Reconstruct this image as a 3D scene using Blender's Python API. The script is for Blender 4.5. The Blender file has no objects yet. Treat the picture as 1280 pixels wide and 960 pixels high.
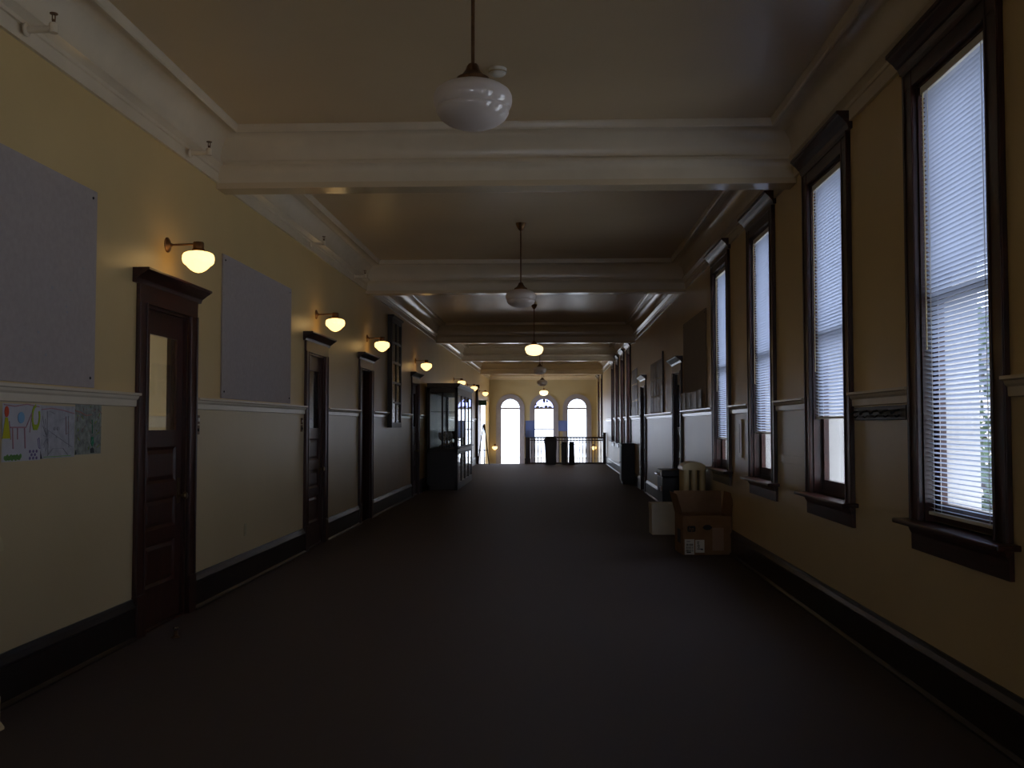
import bpy, bmesh, math, random
from mathutils import Vector, Matrix
random.seed(7)
D = bpy.data
SC = bpy.context.scene
COL = SC.collection
PI = math.pi

# ------------------------------------------------------------------ room numbers (metres)
XL, XR = -2.93, 2.09          # inner faces of the corridor walls
H = 4.05                      # ceiling
YB, YE = -15.0, 46.0           # back wall, end wall
YF = 38.0                     # where the carpeted floor stops (stair head)
ZL = -1.7                     # stair landing
RAIL = 1.72                   # top of chair rail
BEAMS = [-7.0, 0.9, 8.40, 15.30, 24.70, 31.75, 39.95]
BT = 0.24                     # beam thickness

# ------------------------------------------------------------------ materials
def mat(name, base=(.5, .5, .5), rough=.5, metal=0., spec=.5, coat=0., emit=None, estr=0., noise=None, bump=None, trans=0.):
    m = D.materials.new(name); m.use_nodes = True
    nt = m.node_tree; b = nt.nodes['Principled BSDF']
    b.inputs['Base Color'].default_value = (*base, 1)
    b.inputs['Roughness'].default_value = rough
    b.inputs['Metallic'].default_value = metal
    b.inputs['Specular IOR Level'].default_value = spec
    b.inputs['Coat Weight'].default_value = coat
    b.inputs['Coat Roughness'].default_value = .12
    b.inputs['Transmission Weight'].default_value = trans
    if emit:
        b.inputs['Emission Color'].default_value = (*emit, 1)
        b.inputs['Emission Strength'].default_value = estr
    tc = nt.nodes.new('ShaderNodeTexCoord')
    if noise:   # (scale, amount)
        n = nt.nodes.new('ShaderNodeTexNoise'); n.inputs['Scale'].default_value = noise[0]; n.inputs['Detail'].default_value = 4
        r = nt.nodes.new('ShaderNodeValToRGB')
        a = noise[1]
        r.color_ramp.elements[0].color = (*[c*(1-a) for c in base], 1); r.color_ramp.elements[0].position = .3
        r.color_ramp.elements[1].color = (*[min(1, c*(1+a)) for c in base], 1); r.color_ramp.elements[1].position = .7
        nt.links.new(tc.outputs['Object'], n.inputs['Vector']); nt.links.new(n.outputs['Fac'], r.inputs['Fac'])
        nt.links.new(r.outputs['Color'], b.inputs['Base Color'])
    if bump:    # (scale, strength)
        n2 = nt.nodes.new('ShaderNodeTexNoise'); n2.inputs['Scale'].default_value = bump[0]; n2.inputs['Detail'].default_value = 3
        bp = nt.nodes.new('ShaderNodeBump'); bp.inputs['Strength'].default_value = bump[1]; bp.inputs['Distance'].default_value = .01
        nt.links.new(tc.outputs['Object'], n2.inputs['Vector']); nt.links.new(n2.outputs['Fac'], bp.inputs['Height'])
        nt.links.new(bp.outputs['Normal'], b.inputs['Normal'])
    return m

def wood(name, c0, c1, rough=.30, axis='Z', coat=.12):
    m = D.materials.new(name); m.use_nodes = True
    nt = m.node_tree; b = nt.nodes['Principled BSDF']
    tc = nt.nodes.new('ShaderNodeTexCoord'); mp = nt.nodes.new('ShaderNodeMapping')
    s = {'Z': (14, 14, 1.2), 'Y': (14, 1.2, 14), 'X': (1.2, 14, 14)}[axis]
    mp.inputs['Scale'].default_value = s
    n = nt.nodes.new('ShaderNodeTexNoise'); n.inputs['Scale'].default_value = 3; n.inputs['Detail'].default_value = 6; n.inputs['Distortion'].default_value = .6
    r = nt.nodes.new('ShaderNodeValToRGB')
    r.color_ramp.elements[0].color = (*c0, 1); r.color_ramp.elements[0].position = .3
    r.color_ramp.elements[1].color = (*c1, 1); r.color_ramp.elements[1].position = .72
    nt.links.new(tc.outputs['Object'], mp.inputs['Vector']); nt.links.new(mp.outputs['Vector'], n.inputs['Vector'])
    nt.links.new(n.outputs['Fac'], r.inputs['Fac']); nt.links.new(r.outputs['Color'], b.inputs['Base Color'])
    b.inputs['Roughness'].default_value = rough
    b.inputs['Coat Weight'].default_value = coat; b.inputs['Coat Roughness'].default_value = .15
    return m

def glass(name, tint=(1, 1, 1), ior=1.5, rough=.0):
    m = D.materials.new(name); m.use_nodes = True
    nt = m.node_tree; nt.nodes.remove(nt.nodes['Principled BSDF'])
    out = nt.nodes['Material Output']
    t = nt.nodes.new('ShaderNodeBsdfTransparent'); t.inputs['Color'].default_value = (*tint, 1)
    g = nt.nodes.new('ShaderNodeBsdfGlossy'); g.inputs['Roughness'].default_value = rough
    f = nt.nodes.new('ShaderNodeFresnel')
    ge = nt.nodes.new('ShaderNodeNewGeometry'); mi = nt.nodes.new('ShaderNodeMapRange')     # the pane's far face bends back: same reflectance on both faces
    mi.inputs['To Min'].default_value = ior; mi.inputs['To Max'].default_value = 1/ior
    nt.links.new(ge.outputs['Backfacing'], mi.inputs['Value']); nt.links.new(mi.outputs['Result'], f.inputs['IOR'])
    mx = nt.nodes.new('ShaderNodeMixShader')
    nt.links.new(f.outputs[0], mx.inputs[0]); nt.links.new(t.outputs[0], mx.inputs[1]); nt.links.new(g.outputs[0], mx.inputs[2])
    nt.links.new(mx.outputs[0], out.inputs['Surface'])
    return m

def translucent(name, col, frac=.4, rough=.4, sheen=.08):
    m = D.materials.new(name); m.use_nodes = True
    nt = m.node_tree; nt.nodes.remove(nt.nodes['Principled BSDF'])
    out = nt.nodes['Material Output']
    d = nt.nodes.new('ShaderNodeBsdfDiffuse'); d.inputs['Color'].default_value = (*col, 1)
    t = nt.nodes.new('ShaderNodeBsdfTranslucent'); t.inputs['Color'].default_value = (*col, 1)
    g = nt.nodes.new('ShaderNodeBsdfGlossy'); g.inputs['Roughness'].default_value = rough
    m1 = nt.nodes.new('ShaderNodeMixShader'); m1.inputs[0].default_value = frac
    m2 = nt.nodes.new('ShaderNodeMixShader'); m2.inputs[0].default_value = sheen
    nt.links.new(d.outputs[0], m1.inputs[1]); nt.links.new(t.outputs[0], m1.inputs[2])
    nt.links.new(m1.outputs[0], m2.inputs[1]); nt.links.new(g.outputs[0], m2.inputs[2])
    nt.links.new(m2.outputs[0], out.inputs['Surface'])
    return m

M = {}
M['wall'] = mat('upper_wall_paint', (.64, .465, .21), .40, noise=(1.3, .04), bump=(55, .05))
M['dado'] = mat('dado_paint', (.57, .44, .24), .33, noise=(1.3, .04), bump=(40, .04))
M['endp'] = mat('end_wall_paint', (.50, .43, .27), .42, noise=(1.3, .04))
M['ceil'] = mat('ceiling_paint', (.66, .51, .31), .30, noise=(.8, .05), bump=(18, .03))
M['trim'] = mat('cream_gloss_paint', (.74, .64, .48), .20, noise=(4, .04))
M['beamp'] = mat('beam_paint', (.68, .55, .36), .20, noise=(2, .04))
M['wood'] = wood('mahogany_upright', (.020, .006, .0035), (.066, .0155, .008))
M['woodh'] = wood('mahogany_along', (.020, .006, .0035), (.066, .0155, .008), axis='Y')
M['woodx'] = wood('mahogany_across', (.020, .006, .0035), (.066, .0155, .008), axis='X')
M['base'] = wood('baseboard_stain', (.007, .0038, .003), (.016, .008, .006), axis='Y', rough=.32, coat=0)
M['case'] = wood('black_walnut', (.008, .005, .004), (.020, .011, .008), rough=.42, coat=0)
M['carpet'] = mat('carpet', (.066, .049, .050), .62, spec=.45, noise=(240, .45), bump=(300, .35))
M['board'] = mat('tack_board', (.41, .355, .33), .85, spec=.15, noise=(30, .05), bump=(120, .1))
M['boardd'] = mat('dim_tack_board', (.36, .30, .235), .8, spec=.15, noise=(30, .06))
M['bronze'] = mat('aged_bronze', (.16, .085, .04), .42, metal=.85, noise=(25, .25))
M['brass'] = mat('brass', (.20, .13, .06), .36, metal=.95)
M['chrome'] = mat('bright_metal', (.75, .75, .78), .18, metal=1.)
M['opal'] = translucent('opal_glass', (.90, .82, .76), .35, .04, .10)
M['lit'] = mat('lit_opal_glass', (.85, .8, .65), .2, emit=(1., .61, .21), estr=2.7)
M['litw'] = mat('lit_white_opal_glass', (.85, .82, .72), .2, emit=(1., .70, .33), estr=2.3)
M['glass'] = glass('window_glass')
M['dglass'] = glass('door_glass', (.76, .78, .75), 1.5)
M['pglass'] = glass('dull_panel_glass', (.6, .6, .6), 1.4, .12)
M['cglass'] = glass('cabinet_glass', (.9, .92, .9), 1.55)
M['slat'] = translucent('blind_slat', (.53, .58, .69), .40, .35, .05)
M['headrail'] = mat('blind_rail', (.78, .75, .66), .35)
M['cream'] = mat('radiator_enamel', (.60, .49, .27), .33, noise=(6, .05))
M['card'] = mat('corrugated_card', (.27, .15, .075), .75, spec=.2, noise=(9, .1), bump=(80, .08))
M['cardin'] = mat('card_inside', (.25, .15, .085), .8, spec=.15, noise=(9, .08))
M['white'] = mat('white_card', (.66, .62, .52), .6, noise=(10, .05))
M['sticker'] = mat('white_sticker', (.72, .70, .64), .5)
M['pouch'] = mat('document_pouch', (.36, .22, .14), .3)
M['ink'] = mat('black_ink', (.012, .012, .012), .6)
M['black'] = mat('black_vinyl', (.008, .008, .009), .35, noise=(30, .2))
M['paper'] = mat('drawing_paper', (.52, .50, .52), .85, spec=.1, noise=(14, .04))
M['paper2'] = mat('pencil_shaded_paper', (.44, .43, .45), .85, spec=.1, noise=(22, .14))
M['paper3'] = mat('scribbled_paper', (.27, .28, .24), .85, spec=.1, noise=(28, .35))
M['sheetA'] = mat('dark_sheet', (.13, .115, .10), .45, noise=(8, .3))
M['sheetB'] = mat('grey_sheet', (.22, .20, .185), .45, noise=(8, .25))
for n, c in dict(red=(.62, .10, .05), yellow=(.50, .46, .03), lime=(.36, .45, .04), blue=(.22, .40, .58), pink=(.44, .24, .26),
                 green=(.22, .42, .14), purple=(.20, .15, .28), dgreen=(.05, .22, .12), rust=(.38, .21, .17), grey=(.35, .34, .355)).items():
    M[n] = mat('crayon_' + n, c, .8, spec=.1)
M['exitg'] = mat('exit_sign_green', (.03, .16, .06), .4)
M['exitw'] = mat('exit_sign_letters', (.30, .50, .32), .4)
M['bluep'] = translucent('pale_blue_panel', (.50, .60, .92), .75, .3, .05)
M['greyframe'] = mat('backlit_grey_frame', (.34, .33, .40), .4, noise=(5, .06))  # grey-purple backlit shade of the arched frames put into their base colour
M['leadlight'] = glass('tinted_fanlight_glass', (.70, .72, .95))
M['ground'] = mat('pale_pavement', (.62, .60, .56), .9, noise=(.5, .08))
M['siding'] = mat('white_siding', (.72, .70, .66), .6, noise=(2, .05))
M['roof'] = mat('grey_shingle', (.16, .16, .18), .8, noise=(6, .3))
M['leaf'] = mat('leaf_green', (.045, .085, .03), .6, noise=(3, .4))
M['bark'] = mat('bark', (.06, .045, .035), .9, noise=(9, .3))
M['steel'] = mat('grey_bin_plastic', (.05, .05, .055), .4)
M['landing'] = mat('landing_lino', (.12, .10, .09), .35)
M['whitep'] = mat('white_reveal_paint', (.82, .81, .78), .5, noise=(3, .02))
M['plate'] = mat('cover_plate_paint', (.50, .42, .26), .4)

# ------------------------------------------------------------------ mesh builder
class MB:
    def __init__(s): s.v = []; s.f = []; s.m = []
    def add(s, vs, fs, mi=0):
        o = len(s.v); s.v += [tuple(p) for p in vs]
        s.f += [tuple(i+o for i in f) for f in fs]; s.m += [mi]*len(fs)
        return s
    def box(s, a, b, mi=0):
        x0, y0, z0 = a; x1, y1, z1 = b
        if x0 > x1: x0, x1 = x1, x0
        if y0 > y1: y0, y1 = y1, y0
        if z0 > z1: z0, z1 = z1, z0
        vs = [(x0,y0,z0),(x1,y0,z0),(x1,y1,z0),(x0,y1,z0),(x0,y0,z1),(x1,y0,z1),(x1,y1,z1),(x0,y1,z1)]
        return s.add(vs, [(0,3,2,1),(4,5,6,7),(0,1,5,4),(1,2,6,5),(2,3,7,6),(3,0,4,7)], mi)
    def quad(s, a, b, c, d, mi=0): return s.add([a, b, c, d], [(0,1,2,3)], mi)
    def prism(s, poly, axis, t0, t1, mi=0):
        """extrude a 2-D polygon along axis; 2-D = remaining axes in xyz order"""
        def P(p, t):
            if axis == 'x': return (t, p[0], p[1])
            if axis == 'y': return (p[0], t, p[1])
            return (p[0], p[1], t)
        n = len(poly)
        vs = [P(p, t0) for p in poly] + [P(p, t1) for p in poly]
        fs = [tuple(range(n))[::-1], tuple(range(n, 2*n))] + [(i, (i+1) % n, n+(i+1) % n, n+i) for i in range(n)]
        return s.add(vs, fs, mi)
    def lathe(s, prof, c=(0,0,0), seg=32, mi=0, axis='z', caps=True):
        vs = []; n = len(prof)
        for r, h in prof:
            for k in range(seg):
                a = 2*PI*k/seg; p = (r*math.cos(a), r*math.sin(a), h)
                if axis == 'x': p = (p[2], p[0], p[1])
                elif axis == 'y': p = (p[1], p[2], p[0])
                vs.append((p[0]+c[0], p[1]+c[1], p[2]+c[2]))
        fs = []
        for i in range(n-1):
            for k in range(seg):
                fs.append((i*seg+k, i*seg+(k+1) % seg, (i+1)*seg+(k+1) % seg, (i+1)*seg+k))
        if caps:
            fs.append(tuple(range(seg))[::-1]); fs.append(tuple(range((n-1)*seg, n*seg)))
        return s.add(vs, fs, mi)
    def cyl(s, a, b, r, seg=12, mi=0, r2=None):
        a = Vector(a); b = Vector(b); d = (b-a).normalized()
        u = d.orthogonal().normalized(); w = d.cross(u); r2 = r if r2 is None else r2
        vs = []
        for p, q in ((a, r), (b, r2)):
            for k in range(seg):
                t = 2*PI*k/seg; vs.append(p + u*math.cos(t)*q + w*math.sin(t)*q)
        fs = [(k, (k+1) % seg, seg+(k+1) % seg, seg+k) for k in range(seg)] + [tuple(range(seg))[::-1], tuple(range(seg, 2*seg))]
        return s.add(vs, fs, mi)
    def tube(s, pts, r, seg=8, mi=0):
        for a, b in zip(pts[:-1], pts[1:]): s.cyl(a, b, r, seg, mi)
        return s
    def build(s, name, mats, parent=None, smooth=False, bevel=0, loc=None):
        me = D.meshes.new(name); me.from_pydata(s.v, [], s.f)
        if not isinstance(mats, (list, tuple)): mats = [mats]
        for x in mats: me.materials.append(x)
        me.polygons.foreach_set('material_index', s.m)
        bm = bmesh.new(); bm.from_mesh(me); bmesh.ops.recalc_face_normals(bm, faces=bm.faces); bm.to_mesh(me); bm.free()
        if smooth:
            me.polygons.foreach_set('use_smooth', [True]*len(me.polygons))
            try: me.set_sharp_from_angle(angle=math.radians(38))
            except Exception: pass
        me.update()
        o = D.objects.new(name, me); COL.objects.link(o)
        if parent: o.parent = parent
        if loc: o.location = loc
        if bevel:
            b = o.modifiers.new('edge', 'BEVEL'); b.width = bevel; b.segments = 2; b.limit_method = 'ANGLE'; b.angle_limit = math.radians(40)
        return o

def tag(o, label, cat, group=None, kind=None):
    o['label'] = label; o['category'] = cat
    if group: o['group'] = group
    if kind: o['kind'] = kind
    return o
def thing(name, label, cat, loc=(0,0,0), rz=0, group=None, kind=None):
    o = D.objects.new(name, None); COL.objects.link(o); o.location = loc; o.rotation_euler = (0,0,rz); o.empty_display_size = .1
    return tag(o, label, cat, group, kind)
def kids(o): return [c for c in D.objects if c.parent == o]
def copy_tree(o, parent=None):
    ch = kids(o)
    c = o.copy(); COL.objects.link(c)
    if parent: c.parent = parent
    for k in ch: copy_tree(k, c)
    return c

# ------------------------------------------------------------------ wall with rectangular openings
def wall(name, axis, face, back, u0, u1, z0, z1, holes, label, split=None, mats=None, plain=None):
    """axis 'x': wall plane X=face running along Y.  axis 'y': plane Y=face running along X."""
    us = sorted({u0, u1, *[h[0] for h in holes], *[h[1] for h in holes]})
    zs = sorted({z0, z1, *[h[2] for h in holes], *[h[3] for h in holes], *( [split] if split else [])})
    us = [u for u in us if u0 <= u <= u1]; zs = [z for z in zs if z0 <= z <= z1]
    nu, nz = len(us)-1, len(zs)-1
    def solid(i, j):
        if i < 0 or j < 0 or i >= nu or j >= nz: return False
        uc = (us[i]+us[i+1])/2; zc = (zs[j]+zs[j+1])/2
        return not any(h[0] < uc < h[1] and h[2] < zc < h[3] for h in holes)
    def P(u, z, d): return (d, u, z) if axis == 'x' else (u, d, z)
    m = MB()
    for i in range(nu):
        for j in range(nz):
            if not solid(i, j): continue
            a, b, c, d = us[i], us[i+1], zs[j], zs[j+1]
            mi = 1 if (split and d <= split+1e-6) else 0
            for dd in (face, back): m.quad(P(a,c,dd), P(b,c,dd), P(b,d,dd), P(a,d,dd), mi)
            if not solid(i-1, j): m.quad(P(a,c,face), P(a,d,face), P(a,d,back), P(a,c,back), mi)
            if not solid(i+1, j): m.quad(P(b,c,face), P(b,d,face), P(b,d,back), P(b,c,back), mi)
            if not solid(i, j-1): m.quad(P(a,c,face), P(b,c,face), P(b,c,back), P(a,c,back), mi)
            if not solid(i, j+1): m.quad(P(a,d,face), P(b,d,face), P(b,d,back), P(a,d,back), mi)
    o = m.build(name, mats or [M['wall'], M['dado']])
    bm = bmesh.new(); bm.from_mesh(o.data); bmesh.ops.remove_doubles(bm, verts=bm.verts, dist=1e-5); bmesh.ops.recalc_face_normals(bm, faces=bm.faces); bm.to_mesh(o.data); bm.free()
    return tag(o, label, 'wall', kind='structure')

# ------------------------------------------------------------------ openings
WIN_W, CAS = 0.94, 0.14                     # window opening, casing width
WZ0, WZ1 = 0.96, 3.44
NEAR = [4.57, 6.90, 9.23, 11.57]            # near casing edges of the four blinded windows
FAR = [26.1, 28.45, 30.8, 33.15]
HALL = [40.6, 43.2]
BACKW = [2.24, -0.09, -2.42, -4.75, -9.4, -11.7]
wc = lambda near: near + CAS + WIN_W/2
LD = [(6.80, 7.94), (11.52, 12.67), (14.80, 15.92), (20.36, 21.5)]     # left doors, outer casing
RD = [(15.85, 17.0), (21.9, 23.1)]
DC = 0.15; DZ = 2.37
winholes = [(wc(n)-WIN_W/2, wc(n)+WIN_W/2, WZ0, WZ1) for n in NEAR+FAR+HALL+BACKW]
rdh = [(a+DC, b-DC, 0, DZ) for a, b in RD]
ldh = [(a+DC, b-DC, 0, DZ) for a, b in LD]
HW = (40.7, 45.4, -0.9, 2.55)               # big opening in the stair hall's left side

wall('wall_right', 'x', XR, XR+.30, YB-.3, YE+.3, ZL, H+.1, winholes+rdh, 'long ochre right wall of the corridor pierced by tall windows', 1.67)
wall('wall_left', 'x', XL, XL-.16, YB-.3, YE+.3, ZL, H+.1, ldh+[HW], 'long ochre left wall of the corridor with dark doors', 1.67)
BW3 = [(-2.55, -1.25), (-1.07, .23), (.41, 1.71)]
BWZ = (.7, 3.35)
wall('wall_back', 'y', YB, YB-.3, XL-4.3, XR+.34, -.1, H+.1, [(a, b, *BWZ) for a, b in BW3], 'ochre wall closing the corridor behind the viewpoint', 1.67)
# classrooms behind the left doors, closet behind the right doors
wall('wall_classroom', 'x', -7., -7.2, YB-.3, 39.6, -.1, H+.1, [(5.2, 9.6, .9, 3.3)], 'outer wall of the classrooms behind the left doors')
wall('wall_classroom_end', 'y', 39.4, 39.6, -7.2, XL-.16, ZL, H+.1, [], 'end wall of the unlit classrooms')
mb = MB(); mb.box((-7., 11.2, 0), (XL-.16, 11.35, H)); tag(mb.build('wall_partition', M['wall']), 'tan partition glimpsed through the glass of the nearest left door', 'wall', kind='structure')
mb = MB(); mb.box((-7., 3.2, 0), (XL-.16, 3.35, H)); tag(mb.build('wall_partition_near', M['wall']), 'partition of the classroom beside the viewpoint', 'wall', kind='structure')
mb = MB(); mb.prism([(11.2, 1.47), (11.185, 1.47), (11.16, 1.58), (11.15, 1.60), (11.2, 1.60)], 'x', -7., XL-.16); tag(mb.build('trim_30', M['trim']), 'cream rail on the partition seen through the nearest left door', 'chair rail', kind='structure')
mb = MB()
mb.box((XR+1.4, 15.0, -.1), (XR+1.5, 24.0, 2.8)); mb.box((XR+.34, 15.0, -.1), (XR+1.4, 15.1, 2.8)); mb.box((XR+.34, 23.9, -.1), (XR+1.4, 24., 2.8)); mb.box((XR+.34, 15.1, 2.7), (XR+1.4, 23.9, 2.8))
tag(mb.build('wall_closet', M['wall']), 'walls of the small closets behind the right doors', 'wall', kind='structure')

# end wall with three arched openings
EWX = [-1.95, -0.37, 1.17]; EWR = 0.50; EZS = 2.27; EZB = -0.75
mb = MB(); x0, x1 = XL-.16, XR+.34; zb, zt = ZL, H+.1; d0, d1 = YE, YE+.3
def arc(cx, r, n=24): return [(cx - r*math.cos(PI*k/n), EZS + r*math.sin(PI*k/n)) for k in range(n+1)]
edges = [x0]
for c in EWX: edges += [c-EWR, c+EWR]
edges.append(x1)
for i in range(0, len(edges), 2): mb.box((edges[i], d0, zb), (edges[i+1], d1, zt))
for c in EWX:
    mb.box((c-EWR, d0, zb), (c+EWR, d1, EZB))
    A = arc(c, EWR)
    for p, q in zip(A[:-1], A[1:]):
        mb.prism([(p[0], p[1]), (q[0], q[1]), (q[0], zt), (p[0], zt)], 'y', d0, d1)
tag(mb.build('wall_end', M['endp']), 'ochre end wall with three round-arched windows', 'wall', kind='structure')

# floors and ceiling
mb = MB(); mb.box((XL-4.3, YB-.3, -.1), (XR+1.5, YF, 0)); tag(mb.build('floor', M['carpet']), 'dark brown carpet running the length of the corridor', 'floor', kind='structure')
mb = MB(); mb.box((XL-.16, YF, ZL-.1), (XR+.34, YE, ZL)); mb.box((XL-.16, YF-.04, ZL), (XR+.34, YF, -.1))
for k in range(8): mb.box((XL, YF+.3*k, ZL), (-1.1, YF+.3*(k+1), -.2*(k+1)))
tag(mb.build('floor_landing', M['landing']), 'stairs and lower landing in front of the arched windows', 'floor', kind='structure')
mb = MB(); mb.box((XL-4.3, YB-.3, H), (XR+.34, YE+.3, H+.1)); tag(mb.build('ceiling', M['ceil']), 'tan plaster ceiling divided into bays by beams', 'ceiling', kind='structure')

# beams: each its own structure
names = ['far behind the viewpoint', 'above the viewpoint', 'nearest, behind the big hanging lamp', 'second, in front of the dark bay', 'third, behind the lit hanging lamp', 'fourth from the viewpoint', 'last, before the arched windows']
for y, nm in zip(BEAMS, names):
    mb = MB()
    mb.box((XL, y, 3.56), (XR, y+BT, H))
    o = mb.build('ceiling_beam', M['beamp'], bevel=.008)
    tag(o, 'cream ceiling beam ' + nm, 'beam', 'ceiling beams', 'structure')

# cornice loop of every bay (stops against the beams)
def cornice(ya, yb, n, label):
    prof = [(.0, 3.61), (.024, 3.61), (.024, 3.695), (.034, 3.70), (.034, 3.725), (.060, 3.745), (.078, 3.755), (.078, 3.778), (.052, 3.782), (.046, 3.80)]
    for k in range(9):
        t = k/8*PI/2; prof.append((.046 + .165*(1-math.cos(t)), 3.80 + .205*math.sin(t)))
    prof += [(.226, 4.005), (.226, 3.994), (.236, 3.984), (.252, 3.984), (.262, 3.994), (.264, 4.012), (.27, 4.03), (.27, H), (.0, H)]
    a = [( -1, 0), (1, 0)]
    m = MB(); nP = len(prof); vs = []
    for d, z in prof:
        # on the beam sides the lower band is the beam fascia itself, so the loop is shallower there
        e = max(0, d-.022) if z < 3.79 else d-.02
        if z < 3.72: e = .0005
        vs += [(XL+d, ya+e, z), (XR-d, ya+e, z), (XR-d, yb-e, z), (XL+d, yb-e, z)]
    fs = []
    for i in range(nP-1):
        for k in range(4):
            fs.append((i*4+k, i*4+(k+1) % 4, (i+1)*4+(k+1) % 4, (i+1)*4+k))
    m.add(vs, fs)
    o = m.build('trim_%d' % n, M['trim'], smooth=True)
    return tag(o, label, 'cornice', 'cornices', 'structure')
yy = [YB] + BEAMS; ye = BEAMS + [YE]
nn = ['at the back end of the corridor', 'overhead behind the viewpoint', 'in the nearest bay, around the big hanging lamp', 'in the second bay', 'in the third bay, above the glazed wall panel', 'in the fourth bay', 'in the fifth bay', 'of the stair hall above the arched windows']
for i, (a, b) in enumerate(zip(yy, ye)):
    cornice(a + (BT if i else 0), b, (20 if i == 0 else i), 'cream coved cornice ' + nn[i])

# chair rails and baseboards, split at the openings
def runs(u0, u1, gaps):
    out = []; c = u0
    for a, b in sorted(gaps):
        if a > c: out.append((c, min(a, u1)))
        c = max(c, b)
    if c < u1: out.append((c, u1))
    return out
def rail_profile(side):
    p = [(0, 1.625), (.014, 1.63), (.016, 1.672), (.028, 1.684), (.034, 1.70), (.052, 1.706), (.052, 1.722), (0, 1.722)]
    return [(XL+d, z) for d, z in p] if side < 0 else [(XR-d, z) for d, z in p]
def base_profile(side):
    p = [(0, 0), (.045, 0), (.045, .012), (.032, .026), (.026, .03), (.026, .21), (.034, .22), (.034, .232), (.018, .262), (.012, .285), (0, .285)]
    return [(XL+d, z) for d, z in p] if side < 0 else [(XR-d, z) for d, z in p]
gl = [(a, b) for a, b in LD] + [(17.38, 18.55)]
gr = [(n, n+WIN_W+2*CAS) for n in NEAR+FAR+BACKW] + RD
for side, gaps, gb, nm, n in ((-1, gl, LD, 'left', 8), (1, gr, RD, 'right', 9)):
    m = MB()
    for a, b in runs(YB, YF, gaps): m.prism(rail_profile(side), 'y', a, b)
    tag(m.build('trim_%d' % n, M['trim']), 'cream moulded chair rail along the %s wall' % nm, 'chair rail', kind='structure')
    m = MB()
    for a, b in runs(YB, YF, gb): m.prism(base_profile(side), 'y', a, b)
    tag(m.build('baseboard_' + nm, M['base']), 'tall dark baseboard along the %s wall' % nm, 'baseboard', kind='structure')
m = MB(); m.box((XL, YB, 0), (XR, YB+.03, .28)); tag(m.build('baseboard_back', M['base']), 'dark baseboard behind the viewpoint', 'baseboard', kind='structure')

# ------------------------------------------------------------------ windows (local: +x outward, y along wall, z up)
def crown_profile(depth, z0, z1):
    h = z1-z0
    return [(0, z0), (-.018-.01, z0), (-.034, z0+.18*h), (-.04, z0+.3*h), (-.052, z0+.38*h), (-depth*.62, z0+.55*h), (-depth*.86, z0+.74*h), (-depth*.9, z0+.8*h), (-depth, z0+.82*h), (-depth, z1), (0, z1)]
def make_window(name, label, y):
    t = thing(name, label, 'window', (XR, y, 0), kind='structure')
    hw = WIN_W/2; ow = hw+CAS
    for s, lab in ((-1, 0), (1, 0)):
        m = MB(); a, b = (s*hw, s*ow)
        m.box((-.028, a, WZ0), (0, b, 3.56)); m.box((-.036, s*(ow-.03), WZ0), (-.028, s*ow, 3.56)); m.box((-.034, s*hw, WZ0), (-.028, s*(hw+.022), 3.56))
        m.build('casing', M['wood'], t, bevel=.004)
    m = MB(); m.box((-.03, -ow+.0, WZ1), (0, ow, 3.56)); m.box((-.036, -ow, 3.53), (-.03, ow, 3.56)); m.build('head_casing', M['woodh'], t)
    m = MB(); pr = crown_profile(.11, 3.56, 3.685)
    m.prism(pr, 'y', -ow-.055, ow+.055); m.build('crown', M['woodh'], t, bevel=.003)
    m = MB(); m.box((-.11, -ow-.07, WZ0-.028), (.06, ow+.07, WZ0)); m.build('stool', M['woodh'], t, bevel=.008)
    m = MB(); m.prism([(0, .79), (-.022, .79), (-.022, .88), (-.035, .90), (-.045, WZ0-.028), (0, WZ0-.028)], 'y', -ow, ow); m.build('apron', M['woodh'], t)
    # jamb lining
    m = MB()
    for s in (-1, 1): m.box((0, s*(hw-.018), WZ0), (.112, s*hw, WZ1))
    m.box((0, -hw, WZ1-.018), (.112, hw, WZ1)); m.box((.06, -hw, WZ0), (.112, hw, WZ0+.03))
    m.build('jamb', M['wood'], t)
    m = MB()
    for s in (-1, 1): m.box((.112, s*(hw-.02), WZ0), (.31, s*(hw+.0), WZ1))
    m.box((.112, -hw+.02, WZ1-.02), (.31, hw-.02, WZ1)); m.box((.112, -hw, WZ0-.01), (.36, hw, WZ0+.02)); m.build('outer_reveal', M['siding'], t)
    zm = 2.22
    for nm, x, z0, z1 in (('lower_sash', .065, WZ0+.03, zm+.025), ('upper_sash', .11, zm-.025, WZ1-.018)):
        m = MB(); w = hw-.018
        m.box((x, -w, z0), (x+.042, -w+.05, z1)); m.box((x, w-.05, z0), (x+.042, w, z1))
        m.box((x, -w+.05, z0), (x+.042, w-.05, z0+(.075 if nm == 'lower_sash' else .04))); m.box((x, -w+.05, z1-(.045 if nm == 'upper_sash' else .03)), (x+.042, w-.05, z1))
        so = m.build(nm, M['wood'], t, bevel=.003)
        m = MB(); m.box((x+.018, -w+.05, z0+.04), (x+.022, w-.05, z1-.045)); m.build('glass_pane', M['glass'], so)
    return t
wl = ['tall dark-framed window nearest the viewpoint, its blind fully lowered',
      'second tall window, bare glass below a blind ending at the chair rail',
      'third tall window, with a shorter strip of bare glass at its foot',
      'fourth tall window, beside the cream radiator and the cardboard box']
w0 = make_window('window_1', wl[0], wc(NEAR[0]))
n = 1
rest = [(wc(y), l) for y, l in zip(NEAR[1:], wl[1:])]
fl = ['first tall window beyond the far right doors', 'second tall window beyond the far right doors', 'third tall window beyond the far right doors', 'fourth tall window beyond the far right doors, nearest the stairs']
rest += [(wc(y), l) for y, l in zip(FAR, fl)]
rest += [(wc(HALL[0]), 'tall window of the stair hall just past the railing'), (wc(HALL[1]), 'tall window of the stair hall in the far corner')]
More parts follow.
